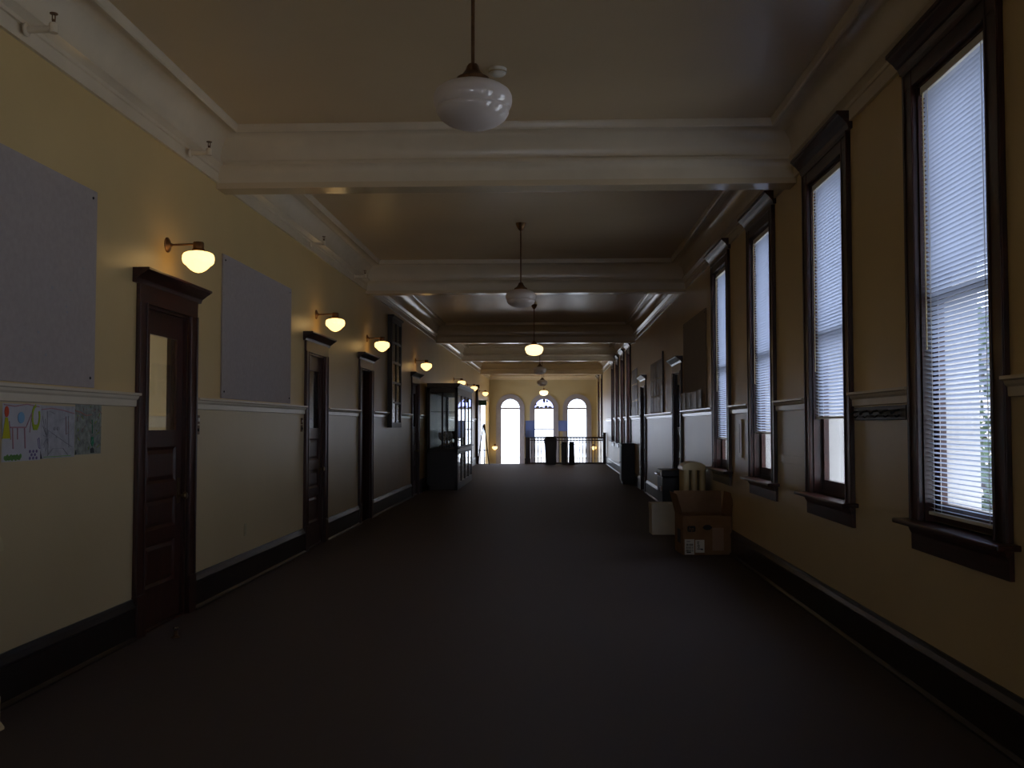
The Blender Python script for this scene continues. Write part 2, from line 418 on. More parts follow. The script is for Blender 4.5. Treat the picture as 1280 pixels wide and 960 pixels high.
rest += [(wc(y), 'tall window ' + l) for y, l in zip(BACKW, ('beside the viewpoint', 'just behind the viewpoint', 'second behind the viewpoint', 'third behind the viewpoint', 'fourth behind the viewpoint', 'fifth behind the viewpoint'))]
for y, l in rest:
    n += 1; c = copy_tree(w0); c.name = 'window_%d' % n; c.location = (XR, y, 0); c['label'] = l
NWIN = n

# ------------------------------------------------------------------ venetian blinds
def make_blind(y, zbot, label, tilt):
    t = thing('venetian_blind', label, 'blind', (XR+.030, y, zbot), group='venetian blinds')
    hw = WIN_W/2 - .026; top = WZ1-.02
    m = MB(); m.box((-.022, -hw, top-.045-zbot), (.022, hw, top-zbot)); m.build('headrail', M['headrail'], t, bevel=.003)
    m = MB(); m.box((-.014, -hw, 0), (.014, hw, .018)); m.build('bottom_rail', M['headrail'], t, bevel=.003)
    m = MB(); z = zbot+.035; w = .035; pitch = .0258
    ca, sa = math.cos(tilt), math.sin(tilt)
    while z < top-.055:
        pts = []
        for u, b in ((-.5, 0), (-.17, .0022), (.17, .0022), (.5, 0)):
            x = u*w*ca + b*sa; zz = -u*w*sa + b*ca     # outer edge lower
            pts.append((x, zz))
        vs = [(x, -hw, z+zz-zbot) for x, zz in pts] + [(x, hw, z+zz-zbot) for x, zz in pts]
        m.add(vs, [(i, i+1, 4+i+1, 4+i) for i in range(3)])
        z += pitch
    m.build('slats', M['slat'], t, smooth=True)
    m = MB()
    for yy_ in (-hw+.1, hw-.1):
        for x in (-.019, .019): m.box((x-.0012, yy_-.0012, .01), (x+.0012, yy_+.0012, top-.04-zbot))
    m.build('ladder_cord', M['headrail'], t)
    m = MB(); m.cyl((-.03, hw-.06, top-.05-zbot), (-.03, hw-.06, top-1.5-zbot), .004, 6); m.build('tilt_wand', M['cream'], t)
    return t
make_blind(wc(NEAR[0]), 1.00, 'pale venetian blind lowered to the sill of the nearest window', math.radians(20))
make_blind(wc(NEAR[1]), 1.545, 'pale venetian blind stopping at chair-rail height in the second window', math.radians(27))
make_blind(wc(NEAR[2]), 1.41, 'pale venetian blind stopping below the chair rail in the third window', math.radians(26))
make_blind(wc(NEAR[3]), 1.32, 'pale venetian blind in the fourth window, above the radiator', math.radians(28))
make_blind(wc(BACKW[0]), 1.00, 'pale venetian blind in the window beside the viewpoint', math.radians(22))
make_blind(wc(BACKW[1]), 1.00, 'pale venetian blind in the window behind the viewpoint', math.radians(22))

# ------------------------------------------------------------------ arched end windows
def ring(m, cx, r0, r1, ya, yb, n=28, z0=None):
    A = [(cx - r0*math.cos(PI*k/n), EZS + r0*math.sin(PI*k/n)) for k in range(n+1)]
    B = [(cx - r1*math.cos(PI*k/n), EZS + r1*math.sin(PI*k/n)) for k in range(n+1)]
    for k in range(n): m.prism([A[k], A[k+1], B[k+1], B[k]], 'y', ya, yb)
    if z0 is not None:
        m.box((cx-r1, ya, z0), (cx-r0, yb, EZS)); m.box((cx+r0, ya, z0), (cx+r1, yb, EZS))
for i, (cx, lab) in enumerate(zip(EWX, ('arched end window left of the stair head', 'middle arched end window with a patterned fanlight', 'arched end window behind the stair railing'))):
    t = thing('window_%d' % (NWIN+1+i), lab, 'window', (cx, YE, 0), kind='structure')
    m = MB(); ring(m, 0, EWR-.02, EWR+.155, -.04, 0, z0=EZB); ring(m, 0, EWR+.10, EWR+.165, -.065, -.04, z0=EZB); m.build('casing', M['greyframe'], t)
    m = MB(); ring(m, 0, EWR-.07, EWR, .06, .14, z0=EZB); m.box((-EWR, .06, EZB), (EWR, .14, EZB+.09)); m.box((-EWR+.03, .05, EZS-.045), (EWR-.03, .15, EZS+.035))
    if i == 1:
        m.box((-EWR+.05, .07, 1.26), (EWR-.05, .13, 1.31)); 
    m.build('sash', M['greyframe'], t)
    m = MB(); m.box((-EWR+.06, .095, EZB+.08), (EWR-.06, .10, EZS-.04)); m.build('glass_pane', M['glass'], t)
    m = MB(); r = EWR-.06; pts = [(-r*math.cos(PI*k/24), EZS+.03 + (r-.03)*math.sin(PI*k/24)) for k in range(25)]
    m.prism(pts, 'y', .095, .10); m.build('fanlight', M['leadlight'] if i == 1 else M['glass'], t)
    if i == 1:
        m = MB()
        rr = random.Random(3)
        def blob(x, z, rx, rz, seed):
            q = random.Random(seed); k = 11
            m.prism([(x + rx*(.7+.5*q.random())*math.cos(2*PI*j/k), z + rz*(.7+.5*q.random())*math.sin(2*PI*j/k)) for j in range(k)], 'y', .088, .107)
        for a in ((-.30, 2.33, .10, .05, 1), (-.12, 2.31, .09, .04, 2), (.10, 2.34, .08, .07, 3), (.28, 2.32, .12, .05, 4), (.0, 2.62, .05, .10, 5), (.14, 2.60, .05, .05, 6), (-.38, 2.45, .04, .06, 8)): blob(*a)
        m.build('leaded_pattern', M['ink'], t)

# three bare windows behind the viewpoint
for i, ((a, b), lab) in enumerate(zip(BW3, ('left', 'middle', 'right'))):
    t = thing('window_%d' % (NWIN+5+i), 'plain %s window in the wall behind the viewpoint' % lab, 'window', ((a+b)/2, YB, 0), kind='structure')
    hw = (b-a)/2; c, d = BWZ
    m = MB(); m.box((-hw, -.2, c), (-hw+.06, -.12, d)); m.box((hw-.06, -.2, c), (hw, -.12, d)); m.box((-hw, -.2, c), (hw, -.12, c+.07)); m.box((-hw, -.2, d-.06), (hw, -.12, d)); m.box((-hw, -.2, 2.0), (hw, -.12, 2.06)); m.build('sash', M['wood'], t)
    m = MB(); m.box((-hw+.03, -.165, c+.03), (hw-.03, -.16, d-.03)); m.build('glass_pane', M['glass'], t)
    m = MB(); m.box((-hw-.08, 0, c-.12), (-hw, .03, d+.12)); m.box((hw, 0, c-.12), (hw+.08, .03, d+.12)); m.box((-hw-.1, 0, d), (hw+.1, .05, d+.14)); m.box((-hw-.1, 0, c-.05), (hw+.1, .09, c)); m.build('casing', M['wood'], t)
# opening on the left side of the stair hall
t = thing('window_%d' % (NWIN+4), 'wide bright opening on the left side of the stair hall', 'window', (XL, 0, 0), kind='structure')
a, b, c, d = HW; xo = XL-.62
m = MB(); m.box((XL, a-.05, c-.05), (xo, a, d+.05)); m.box((XL, b, c-.05), (xo, b+.05, d+.05)); m.box((XL, a, d), (xo, b, d+.05)); m.box((XL, a, c-.05), (xo, b, c)); m.build('reveal', M['whitep'], t)
m = MB()
for y in (a, (a+b)/2-.04, b-.08): m.box((xo+.02, y, c), (xo+.07, y+.08, d))
m.box((xo+.02, a, c), (xo+.07, b, c+.08)); m.box((xo+.02, a, d-.08), (xo+.07, b, d)); m.build('sash', M['trim'], t)
m = MB(); m.box((xo+.04, a+.05, c+.05), (xo+.045, b-.05, d-.05)); m.build('glass_pane', M['glass'], t)
# dark corner post where the corridor opens to the stair hall
m = MB(); m.box((XL, 37.7, 0), (XL+.10, 38.0, 3.0)); m.box((XL, 37.66, 0), (XL+.13, 38.02, .3)); m.box((XL, 37.66, 2.9), (XL+.14, 38.02, 3.04))
tag(m.build('trim_10', M['wood'], bevel=.006), 'dark wooden corner post at the stair head, near the exit sign', 'post', kind='structure')

# ------------------------------------------------------------------ doors (local: room at +x, y along wall)
def raised_panel(m, y0, y1, z0, z1, x):
    # recessed field with moulded border: four mitred slopes and a raised centre
    i = .022; dp = .012
    m.quad((x,y0,z0),(x,y1,z0),(x-dp,y1-i,z0+i),(x-dp,y0+i,z0+i)); m.quad((x,y1,z0),(x,y1,z1),(x-dp,y1-i,z1-i),(x-dp,y1-i,z0+i))
    m.quad((x,y1,z1),(x,y0,z1),(x-dp,y0+i,z1-i),(x-dp,y1-i,z1-i)); m.quad((x,y0,z1),(x,y0,z0),(x-dp,y0+i,z0+i),(x-dp,y0+i,z1-i))
    j = i+.03; e = .004
    m.quad((x-dp,y0+i,z0+i),(x-dp,y1-i,z0+i),(x-e,y1-j,z0+j),(x-e,y0+j,z0+j)); m.quad((x-dp,y1-i,z0+i),(x-dp,y1-i,z1-i),(x-e,y1-j,z1-j),(x-e,y1-j,z0+j))
    m.quad((x-dp,y1-i,z1-i),(x-dp,y0+i,z1-i),(x-e,y0+j,z1-j),(x-e,y1-j,z1-j)); m.quad((x-dp,y0+i,z1-i),(x-dp,y0+i,z0+i),(x-e,y0+j,z0+j),(x-e,y0+j,z1-j))
    m.quad((x-e,y0+j,z0+j),(x-e,y1-j,z0+j),(x-e,y1-j,z1-j),(x-e,y0+j,z1-j))
def make_leaf(t, w, loc=(0,0,0), rz=0, hinge=-1):
    """door leaf hinged at y=0, running to y=w, front face x=0"""
    lf = D.objects.new('leaf', None); COL.objects.link(lf); lf.parent = t; lf.location = loc; lf.rotation_euler = (0,0,rz)
    st = .115; bars = [(0, .30), (.62, .72), (.95, 1.06), (1.33, 1.44), (2.19, DZ-.02)]
    m = MB()
    m.box((-.04, 0, .008), (0, st, DZ-.02)); m.box((-.04, w-st, .008), (0, w, DZ-.02))
    for a, b in bars: m.box((-.04, st, max(a, .008)), (0, w-st, b))
    for (a, b), (c, d) in zip(bars[:3], bars[1:4]): raised_panel(m, st, w-st, b, c, -.002)
    for (a, b), (c, d) in zip(bars[:3], bars[1:4]): m.box((-.034, st, b), (-.02, w-st, c))
    o = m.build('door_leaf', M['wood'], t); o.location = loc; o.rotation_euler = (0,0,rz)
    D.objects.remove(lf)
    m = MB(); b0, b1 = 1.44, 2.19
    for (y0, y1, z0, z1) in ((st, st+.02, b0, b1), (w-st-.02, w-st, b0, b1), (st+.02, w-st-.02, b0, b0+.02), (st+.02, w-st-.02, b1-.02, b1)): m.box((-.012, y0, z0), (.006, y1, z1))
    m.build('glazing_bead', M['wood'], o)
    m = MB(); m.box((-.022, st, b0), (-.018, w-st, b1)); m.build('glass_pane', M['dglass'], o)
    m = MB(); yk = w-.06; m.box((0, yk-.025, .88), (.005, yk+.025, 1.08)); m.lathe([(.012, 0), (.011, .03), (.028, .04), (.032, .055), (.024, .068), (.004, .072)], (.004, yk, .94), 16, axis='x')
    m.build('door_knob', M['brass'], o, smooth=True)
    m = MB()
    for z in (.25, 1.15, 2.05): m.cyl((.006, .0, z-.05), (.006, .0, z+.05), .009, 8)
    m.build('hinge', M['bronze'], o)
    return o
def make_door(name, label, side, a, b, openleaf=False, hinge=0):
    y = (a+b)/2; ow = (b-a)/2; hw = ow-DC
    t = thing(name, label, 'door', (XL if side < 0 else XR, y, 0), 0 if side < 0 else PI, kind='structure')
    for s in (-1, 1):
        m = MB(); m.box((0, s*hw, 0), (.026, s*ow, 2.38)); m.box((.026, s*(ow-.028), 0), (.036, s*ow, 2.38)); m.box((.026, s*hw, 0), (.033, s*(hw+.025), 2.38)); m.box((0, s*(hw-.002), 0), (.042, s*(ow+.004), .30))
        m.build('casing', M['wood'], t, bevel=.004)
    m = MB(); m.box((0, -ow, 2.37), (.028, ow, 2.52)); m.build('head_casing', M['woodh'], t, bevel=.003)
    m = MB(); m.prism([(-x, z) for x, z in crown_profile(.12, 2.50, 2.605)], 'y', -ow-.07, ow+.07); m.build('crown', M['woodh'], t, bevel=.003)
    m = MB()
    for s in (-1, 1): m.box((-.16, s*(hw-.02), 0), (0, s*hw, DZ))
    m.box((-.16, -hw, DZ-.02), (0, hw, DZ)); m.build('jamb', M['wood'], t)
    m = MB(); m.box((-.155, -hw+.02, 0), (.01, hw-.02, .012)); m.build('threshold', M['chrome'] if openleaf else M['woodh'], t)
    w = 2*(hw-.022)
    if openleaf: make_leaf(t, w, (-.16, -hw+.022, 0), math.radians(82))
    else: make_leaf(t, w, (-.03, -hw+.022, 0))
    return t
make_door('door_1', 'dark glazed door nearest the viewpoint on the left, under the first wall lamp', -1, *LD[0])
make_door('door_2', 'dark glazed door on the left past the second grey tack board', -1, *LD[1])
make_door('door_3', 'left doorway standing open and black, before the glazed wall panel', -1, *LD[2], openleaf=True)
make_door('door_4', 'dark left door just before the display cabinet', -1, *LD[3])
make_door('door_5', 'dark right door behind the cream radiator, nearer of two', 1, *RD[0])
make_door('door_6', 'farther dark right door, past the pinned dark sheets', 1, *RD[1])

# ------------------------------------------------------------------ pendant lamps
def pendant_parts(t, zc, glob):
    # local origin at ceiling; z down
    m = MB(); m.lathe([(.012, -.10), (.03, -.085), (.05, -.05), (.062, -.02), (.066, 0)], seg=24); m.build('canopy', M['bronze'], t, smooth=True)
    zg = zc - H
    m = MB(); m.cyl((0,0,-.09), (0,0,zg+.208), .0095, 12); m.build('rod', M['bronze'], t, smooth=True)
    m = MB(); m.lathe([(.012, .216), (.022, .213), (.029, .203), (.037, .182), (.056, .156), (.080, .142), (.083, .13), (.08, .118)], (0,0,zg), 28); m.build('fitter', M['bronze'], t, smooth=True)
    m = MB()
    pr = [(.074, .135), (.082, .122), (.105, .115), (.150, .098), (.180, .076), (.191, .055), (.193, .030), (.189, .010), (.183, -.004), (.176, -.010), (.178, -.016), (.176, -.030), (.160, -.056), (.130, -.078), (.092, -.094), (.050, -.103), (.018, -.107), (.002, -.108)]
    m.lathe(pr, (0,0,zg), 48, caps=False); m.build('globe', glob, t, smooth=True)
pl = [(4.75, 3.055, -.385, 0, 'large unlit opal glass pendant lamp nearest the viewpoint'),
      (12.35, 3.08, -.39, 0, 'unlit opal pendant lamp second from the viewpoint, in the dim second bay'),
      (20.8, 3.07, -.375, 1, 'glowing pendant lamp hanging in the darkest bay of the corridor'),
      (28.5, 3.06, -.35, 0, 'small unlit pendant lamp just behind the glowing one'),
      (36.0, 3.02, -.355, 0, 'tiny unlit pendant lamp above the glowing lamp of the stair hall'),
      (43.6, 2.90, -.36, 1, 'glowing pendant lamp in front of the middle arched window')]
for y, z, x, lit, lab in pl:
    t = thing('pendant_lamp', lab, 'lamp', (x, y, H), group='schoolhouse pendant lamps')
    pendant_parts(t, z, M['litw'] if lit else M['opal'])

# smoke detector
t = thing('smoke_detector', 'small white round smoke detector on the ceiling behind the nearest lamp', 'smoke detector', (-.385, 6.95, H))
m = MB(); m.lathe([(.002, -.048), (.045, -.046), (.058, -.036), (.064, -.012), (.066, 0)], seg=24); m.build('housing', M['headrail'], t, smooth=True)
m = MB(); m.lathe([(.062, -.030), (.067, -.028), (.067, -.022), (.063, -.020)], seg=24, caps=False); m.build('vent_ring', M['plate'], t)

# ------------------------------------------------------------------ wall sconces (local: wall at x=0)
def sconce_parts(t):
    m = MB(); m.lathe([(.058, 0), (.058, .008), (.046, .016), (.03, .022), (.014, .03), (.012, .04)], (0,0,0), 24, axis='x'); m.build('wall_plate', M['bronze'], t, smooth=True)
    m = MB(); m.tube([(.03,0,0), (.20,0,.004), (.235,0,-.002), (.243,0,-.010)], .0085, 10); m.build('arm', M['bronze'], t, smooth=True)
    m = MB(); m.lathe([(.012, .024), (.036, .020), (.041, .012), (.041, -.030), (.047, -.036), (.052, -.048), (.050, -.058)], (.243,0,0), 24); m.build('socket_cap', M['bronze'], t, smooth=True)
    m = MB(); m.lathe([(.048, -.050), (.060, -.056), (.088, -.060), (.108, -.070), (.117, -.086), (.119, -.112), (.115, -.136), (.104, -.150), (.090, -.160), (.078, -.174), (.056, -.194), (.030, -.209), (.002, -.216)], (.243,0,0), 36, caps=False); m.build('globe', M['lit'], t, smooth=True)
sl = ['lit wall lamp above the nearest left door', 'lit wall lamp above the second left door', 'lit wall lamp above the open left doorway', 'lit wall lamp above the left door by the display cabinet',
      'lit wall lamp just over the top of the display cabinet', 'lit wall lamp past the display cabinet', 'lit wall lamp above the exit sign']
s0 = None
for (y, z), lab in zip(((7.34, 2.87), (12.08, 2.87), (15.45, 2.87), (20.95, 2.87), (29.2, 2.86), (33.9, 2.88), (39.6, 2.87)), sl):
    if s0 is None:
        s0 = thing('wall_sconce', lab, 'wall lamp', (XL, y, z), group='lit wall lamps'); sconce_parts(s0)
    else:
        c = copy_tree(s0); c.location = (XL, y, z); c['label'] = lab
for x, lab in ((-2.66, 'low lit lamp on the end wall left of the arched windows'), (1.93, 'low lit lamp on the end wall seen through the railing')):
    c = copy_tree(s0); c.location = (x, YE, .55); c.rotation_euler = (0,0,-PI/2); c['label'] = lab; c['group'] = 'landing wall lamps'

# ------------------------------------------------------------------ sprinklers on the left cornice
sp = None
for y, lab in ((5.2, 'pipe elbow with sprinkler head on the cornice nearest the viewpoint'), (7.65, 'sprinkler head on the left cornice just before the nearest beam'),
               (11.6, 'sprinkler head on the left cornice of the second bay, nearer one'), (14.2, 'sprinkler head on the left cornice just before the second beam')):
    if sp is None:
        sp = thing('sprinkler', lab, 'sprinkler', (XL+.05, y, 3.665), group='cornice sprinklers')
        m = MB(); m.lathe([(.036, 0), (.036, .008), (.022, .014)], (0,0,0), 16, axis='x'); m.build('flange', M['trim'], sp, smooth=True)
        m = MB(); m.tube([(0,0,0), (.15,0,0)], .019, 12); m.lathe([(.024, -.02), (.024, .03), (.018, .036)], (.155,0,0), 14); m.build('pipe_elbow', M['trim'], sp, smooth=True)
        m = MB(); m.cyl((.155,0,.036), (.155,0,.055), .010, 10); m.cyl((.147,0,.05), (.147,0,.085), .0035, 6); m.cyl((.163,0,.05), (.163,0,.085), .0035, 6); m.lathe([(.022, .085), (.022, .089), (.004, .092)], (.155,0,0), 14)
        m.build('spray_head', M['bronze'], sp)
    else:
        c = copy_tree(sp); c.location = (XL+.05, y, 3.665); c['label'] = lab

# ------------------------------------------------------------------ tack boards
def tackboard(x, side, y0, y1, z0, z1, label, m_):
    t = thing('tack_board', label, 'board', (x+side*.003, (y0+y1)/2, z0), group='tack boards')
    m = MB(); W, Hh = (y1-y0), (z1-z0); m.box((0, -W/2, 0), (side*.014, W/2, Hh)); q = random.Random(int(y0*10))
    if side > 0:
        for k in range(14):
            yy_ = q.uniform(-.2*W, .45*W); zz = q.uniform(.1, .6*Hh); m.box((.0135, yy_, zz), (.0147, yy_+q.uniform(.008, .03), zz+q.uniform(.005, .02)), 1)
    m.build('panel', [m_, M['grey']], t)
    for yy_, zz in ((-W/2+.06, Hh-.05), (W/2-.06, Hh-.05), (W/2-.06, .06), (-W/2+.06, .06)):
        m = MB(); m.lathe([(.009, 0), (.009, side*.004), (.004, side*.007)], (side*.014, yy_, zz), 8, axis='x'); m.build('fixing_nail', M['ink'], t)
tackboard(XL, 1, 3.75, 6.15, 1.735, 2.99, 'big grey tack board above the children\'s drawings', M['board'])
tackboard(XL, 1, 8.57, 10.86, 1.735, 3.02, 'big grey tack board between the first two left doors', M['board'])
tackboard(XR, -1, 13.35, 15.6, 1.735, 3.08, 'dim tack board on the right wall behind the radiator', M['boardd'])

# ------------------------------------------------------------------ children's drawings (marks are part of each sheet)
def sheet(name, label, y0, y1, z0, z1, mats, draw, curl=.004):
    t = thing(name, label, 'drawing', (XL+.0005, (y0+y1)/2, (z0+z1)/2), group="children's drawings")
    w, h = (y1-y0), (z1-z0); m = MB(); N = 10
    for i in range(N):
        a, b = i/N, (i+1)/N
        xa, xb = (curl*(1-math.cos((2*a-1)*PI*.5)), curl*(1-math.cos((2*b-1)*PI*.5)))
        ya, yb = -w/2+w*a, -w/2+w*b
        m.add([(xa,ya,-h/2),(xb,yb,-h/2),(xb,yb,h/2),(xa,ya,h/2),(xa+.0012,ya,-h/2),(xb+.0012,yb,-h/2),(xb+.0012,yb,h/2),(xa+.0012,ya,h/2)], [(0,1,2,3),(4,5,6,7),(0,1,5,4),(3,2,6,7)], 0)
    X = curl+.0022
    def U(u, v): return (-w/2+w*u, h/2-h*v)
    class K: pass
    k = K()
    def blob(u, v, ru, rv, mi, n=18):
        cy, cz = U(u, v); m.prism([(cy+w*ru*math.cos(2*PI*j/n), cz+h*rv*math.sin(2*PI*j/n)) for j in range(n)], 'x', X-.0022, X, mi)
    def poly(pts, mi): m.prism([U(*p) for p in pts], 'x', X-.0022, X, mi)
    def line(pts, wd, mi):
        for p, q in zip(pts[:-1], pts[1:]):
            a = Vector(U(*p)); b = Vector(U(*q)); d = (b-a)
            if d.length < 1e-6: continue
            nrm = Vector((-d.y, d.x)).normalized()*wd/2
            m.prism([tuple(a+nrm), tuple(b+nrm), tuple(b-nrm), tuple(a-nrm)], 'x', X-.002, X+.0004, mi)
    k.blob, k.poly, k.line = blob, poly, line
    draw(k)
    m.build('sheet_of_paper', [M[x] for x in mats], t)
def d1(k):   # balloon figures, a table, a patterned ball
    k.line([(.03,.02),(.30,.045),(.62,.0),(.95,.04)], .006, 5)
    k.blob(.10,.14,.055,.095,1); k.poly([(.07,.24),(.13,.24),(.20,.60),(.0,.60)],2)
    k.line([(.21,.62),(.17,.30)], .004, 5)
    for a in (.25,.56): k.line([(a,.42),(a+.03,.78)], .010, 5)
    k.line([(.38,.42),(.385,.62)], .008, 5); k.line([(.20,.41),(.60,.41)], .008, 5)
    k.blob(.47,.24,.085,.10,3); k.line([(.60,.41),(.75,.15),(.70,.50)], .004, 5)
    for j in range(12):
        a0 = 2*PI*j/12; a1 = 2*PI*(j+1)/12
        if j in (9, 10): continue
        k.line([(.86+.10*math.cos(a0), .22+.20*math.sin(a0)), (.86+.10*math.cos(a1), .22+.20*math.sin(a1))], .016, 4)
    k.poly([(.76,.36),(.96,.36),(.90,.46),(.80,.46)],4)
    for j in range(14): k.blob(.08+.03*j, .93+.02*math.sin(j*2.3), .03, .04, 6, 8)
    for j in range(5):
        for i in range(3):
            if (i+j) % 2 == 0: k.blob(.72+.045*j, .84+.06*i, .024, .03, 7, 6)
    k.line([(.92,.62),(.95,.78),(.99,.80),(.96,.60),(.93,.62)], .003, 7)
sheet('hanging_drawing', "crayon drawing with red balloon, table and green ring, leftmost of the drawings", 5.13, 5.525, 1.30, 1.615, ['paper','red','yellow','blue','lime','pink','green','purple'], d1)
def d2(k):   # faint pencil face
    k.line([(.02,.08),(.30,.05),(.62,.08),(.98,.14)], .006, 2)
    q = random.Random(4)
    k.blob(.40,.44,.035,.035,1,8); k.blob(.50,.44,.04,.04,1,8); k.blob(.46,.60,.02,.02,1,8)
    for j in range(12): k.line([(.04+.10*abs(math.sin(j)), .2+.06*j), (.22, .80-.03*j)], .0013, 1)
    for j in range(5): k.line([(q.random(), q.random()) for _ in range(2)], .001, 1)
    k.line([(.72,.2),(.74,.55),(.82,.52),(.80,.3)], .002, 2)
    k.line([(.2,.95),(.35,.82),(.65,.82),(.8,.95)], .003, 1); k.line([(.1,.97),(.9,.97)], .004, 3)
    k.poly([(.0,1.),(.0,.85),(.05,1.)],4)
sheet('hanging_drawing', 'faint pencil drawing between the two other sheets under the chair rail', 5.525, 5.925, 1.305, 1.612, ['paper2','grey','pink','green','ink'], d2)
def d3(k):   # dense scribble with a brush-like figure
    q = random.Random(9)
    for j in range(60):
        u, v = q.random()*.9+.05, q.random()*.9+.05
        k.line([(u, v), (u+q.uniform(-.12,.12), min(.97, max(.03, v+q.uniform(-.08,.08))))], .002, q.choice([1,1,2,1,5]))
    k.line([(0,.15),(.2,.18),(.42,.24),(.62,.22)], .008, 5)
    k.line([(.64,.32),(.66,.6)], .006, 3); k.poly([(.62,.66),(.70,.66),(.72,.78),(.66,.86),(.60,.78)],3); k.poly([(.60,.98),(.60,.90),(.66,.87),(.72,.90),(.74,.98)],4)
    k.poly([(.02,1.),(.02,.9),(.07,.98)],4)
sheet('hanging_drawing', 'densely scribbled green-grey drawing, nearest the left door', 5.93, 6.28, 1.315, 1.635, ['paper3','grey','lime','dgreen','ink','rust'], d3)

# ------------------------------------------------------------------ switches, outlet, door stop, hook strip, plates
def switch(y, z, label):
    t = thing('light_switch', label, 'switch', (XL, y, z), group='wall switches')
    m = MB(); m.box((0, -.04, -.075), (.006, .04, .0)); m.box((0, -.04, .012), (.006, .04, .085)); m.build('plate', M['bronze'], t, bevel=.002)
    m = MB(); m.box((.006, -.014, .032), (.016, .014, .062)); m.build('toggle', M['headrail'], t)
    m = MB(); m.box((.006, -.008, -.05), (.016, .008, -.025)); m.build('push_button', M['ink'], t)
switch(8.03, 1.495, 'dark double light switch beside the nearest left door')
switch(11.42, 1.495, 'dark double light switch before the second left door')
t = thing('outlet', 'cream electrical outlet low on the left wall before the second door', 'outlet', (XL, 9.33, .50))
m = MB(); m.box((0, -.036, -.058), (.006, .036, .058)); m.build('cover_plate', M['plate'], t, bevel=.002)
m = MB(); m.box((.006, -.016, .01), (.009, .016, .04)); m.box((.006, -.016, -.04), (.009, .016, -.01)); m.build('socket', M['plate'], t)
t = thing('door_stop', 'small metal door stop on the carpet by the nearest left door', 'door stop', (-2.66, 6.92, 0))
m = MB(); m.lathe([(.03, 0), (.03, .006), (.016, .014), (.014, .045), (.018, .05)], seg=16); m.build('post', M['bronze'], t, smooth=True)
m = MB(); m.lathe([(.018, .05), (.02, .055), (.02, .066), (.014, .072)], seg=16); m.build('bumper', M['chrome'], t, smooth=True)
t = thing('coat_rack', 'dark coat-hook strip under the chair rail between the first two windows', 'coat rack', (XR, 6.35, 1.53))
m = MB(); m.box((-.022, -.50, 0), (0, .50, .088)); m.build('backboard', M['case'], t, bevel=.004)
for k in range(5):
    y = -.4+.2*k; m = MB(); m.tube([(-.022,y,.06), (-.05,y,.055), (-.068,y,.035), (-.07,y,.05)], .006, 8); m.tube([(-.022,y,.03), (-.04,y,.018), (-.052,y,.028)], .005, 8); m.build('hook', M['ink'], t)
t = thing('wall_strip', 'pale painted wooden strip between the second and third windows', 'strip', (XR, 8.67, 1.16))
m = MB(); m.box((-.012, -.50, 0), (0, .50, .07)); m.build('board', M['dado'], t, bevel=.003)
t = thing('mounted_cover_plate', 'narrow upright cover plate on the wall between the third and fourth windows', 'plate', (XR, 11.0, 1.14))
m = MB(); m.box((-.016, -.11, 0), (0, .11, .42)); m.build('cover', M['dado'], t, bevel=.004)
m = MB(); m.box((-.018, -.006, .05), (-.016, .006, .37)); m.build('seam', M['ink'], t)

# ------------------------------------------------------------------ glazed wall panel on the left
t = thing('glazed_wall_panel', 'tall dark lattice-glazed wooden panel high on the left wall', 'glazed panel', (XL, 17.97, 1.45))
m = MB(); w = .56; hh = 1.98; dp = .085
m.box((0, -w, 0), (dp, -w+.07, hh)); m.box((0, w-.07, 0), (dp, w, hh)); m.box((0, -w+.07, 0), (dp, w-.07, .09)); m.box((0, -w+.07, hh-.08), (dp, w-.07, hh))
m.box((0, -w-.02, hh), (dp+.03, w+.02, hh+.04)); m.build('frame', M['case'], t, bevel=.004)
m = MB(); m.box((0, -w+.07, .09), (.012, w-.07, hh-.08)); m.build('back_panel', M['case'], t)
m = MB()
m.box((.05, -.018, .09), (.078, .018, hh-.08))
for k in range(1, 5):
    z = .09+(hh-.17)*k/5; m.box((.05, -w+.07, z-.018), (.078, w-.07, z+.018))
m.build('lattice', M['case'], t)
m = MB(); m.box((.06, -w+.07, .09), (.064, w-.07, hh-.08)); m.build('glass_pane', M['pglass'], t)

# ------------------------------------------------------------------ display cabinet
cx0, cx1, cy0, cy1 = XL+.05, -2.17, 22.6, 26.7
t = thing('display_cabinet', 'tall black wooden display cabinet with glass doors against the left wall', 'cabinet', ((cx0+cx1)/2, (cy0+cy1)/2, 0))
W, L_ = (cx1-cx0)/2, (cy1-cy0)/2
m = MB()
for sx in (-1, 1):
    for sy in (-1, 1): m.box((sx*W, sy*L_, .0), (sx*(W-.07), sy*(L_-.07), 2.36))
m.box((-W, -L_, 0), (W, L_, .12)); m.box((-W, -L_, .86), (W, L_, .95)); m.box((-W, -L_, 2.24), (W, L_, 2.36)); m.build('carcass', M['case'], t, bevel=.005)
m = MB(); m.prism([(-W, 2.36), (W+.0, 2.36), (W+.05, 2.42), (W+.06, 2.46), (-W, 2.46)], 'y', -L_-.05, L_+.05); m.build('crown', M['case'], t)
m = MB(); m.box((-W, -L_+.07, .12), (-W+.02, L_-.07, 2.24)); m.build('back_panel', M['case'], t)
m = MB(); m.box((-W+.07, -L_+.005, .12), (W-.07, -L_+.025, .86)); m.build('end_panel', M['case'], t)
m = MB(); m.box((-W+.07, -L_+.015, .95), (W-.07, -L_+.019, 2.24)); m.build('end_glass', M['cglass'], t)
m = MB(); m.box((-.02, -L_+.005, .95), (.02, -L_+.03, 2.24)); m.build('end_mullion', M['case'], t)
m = MB(); m.box((-W+.07, L_-.019, .95), (W-.07, L_-.015, 2.24)); m.build('far_end_glass', M['cglass'], t)
nd = 4; dw = (2*L_-.14)/nd
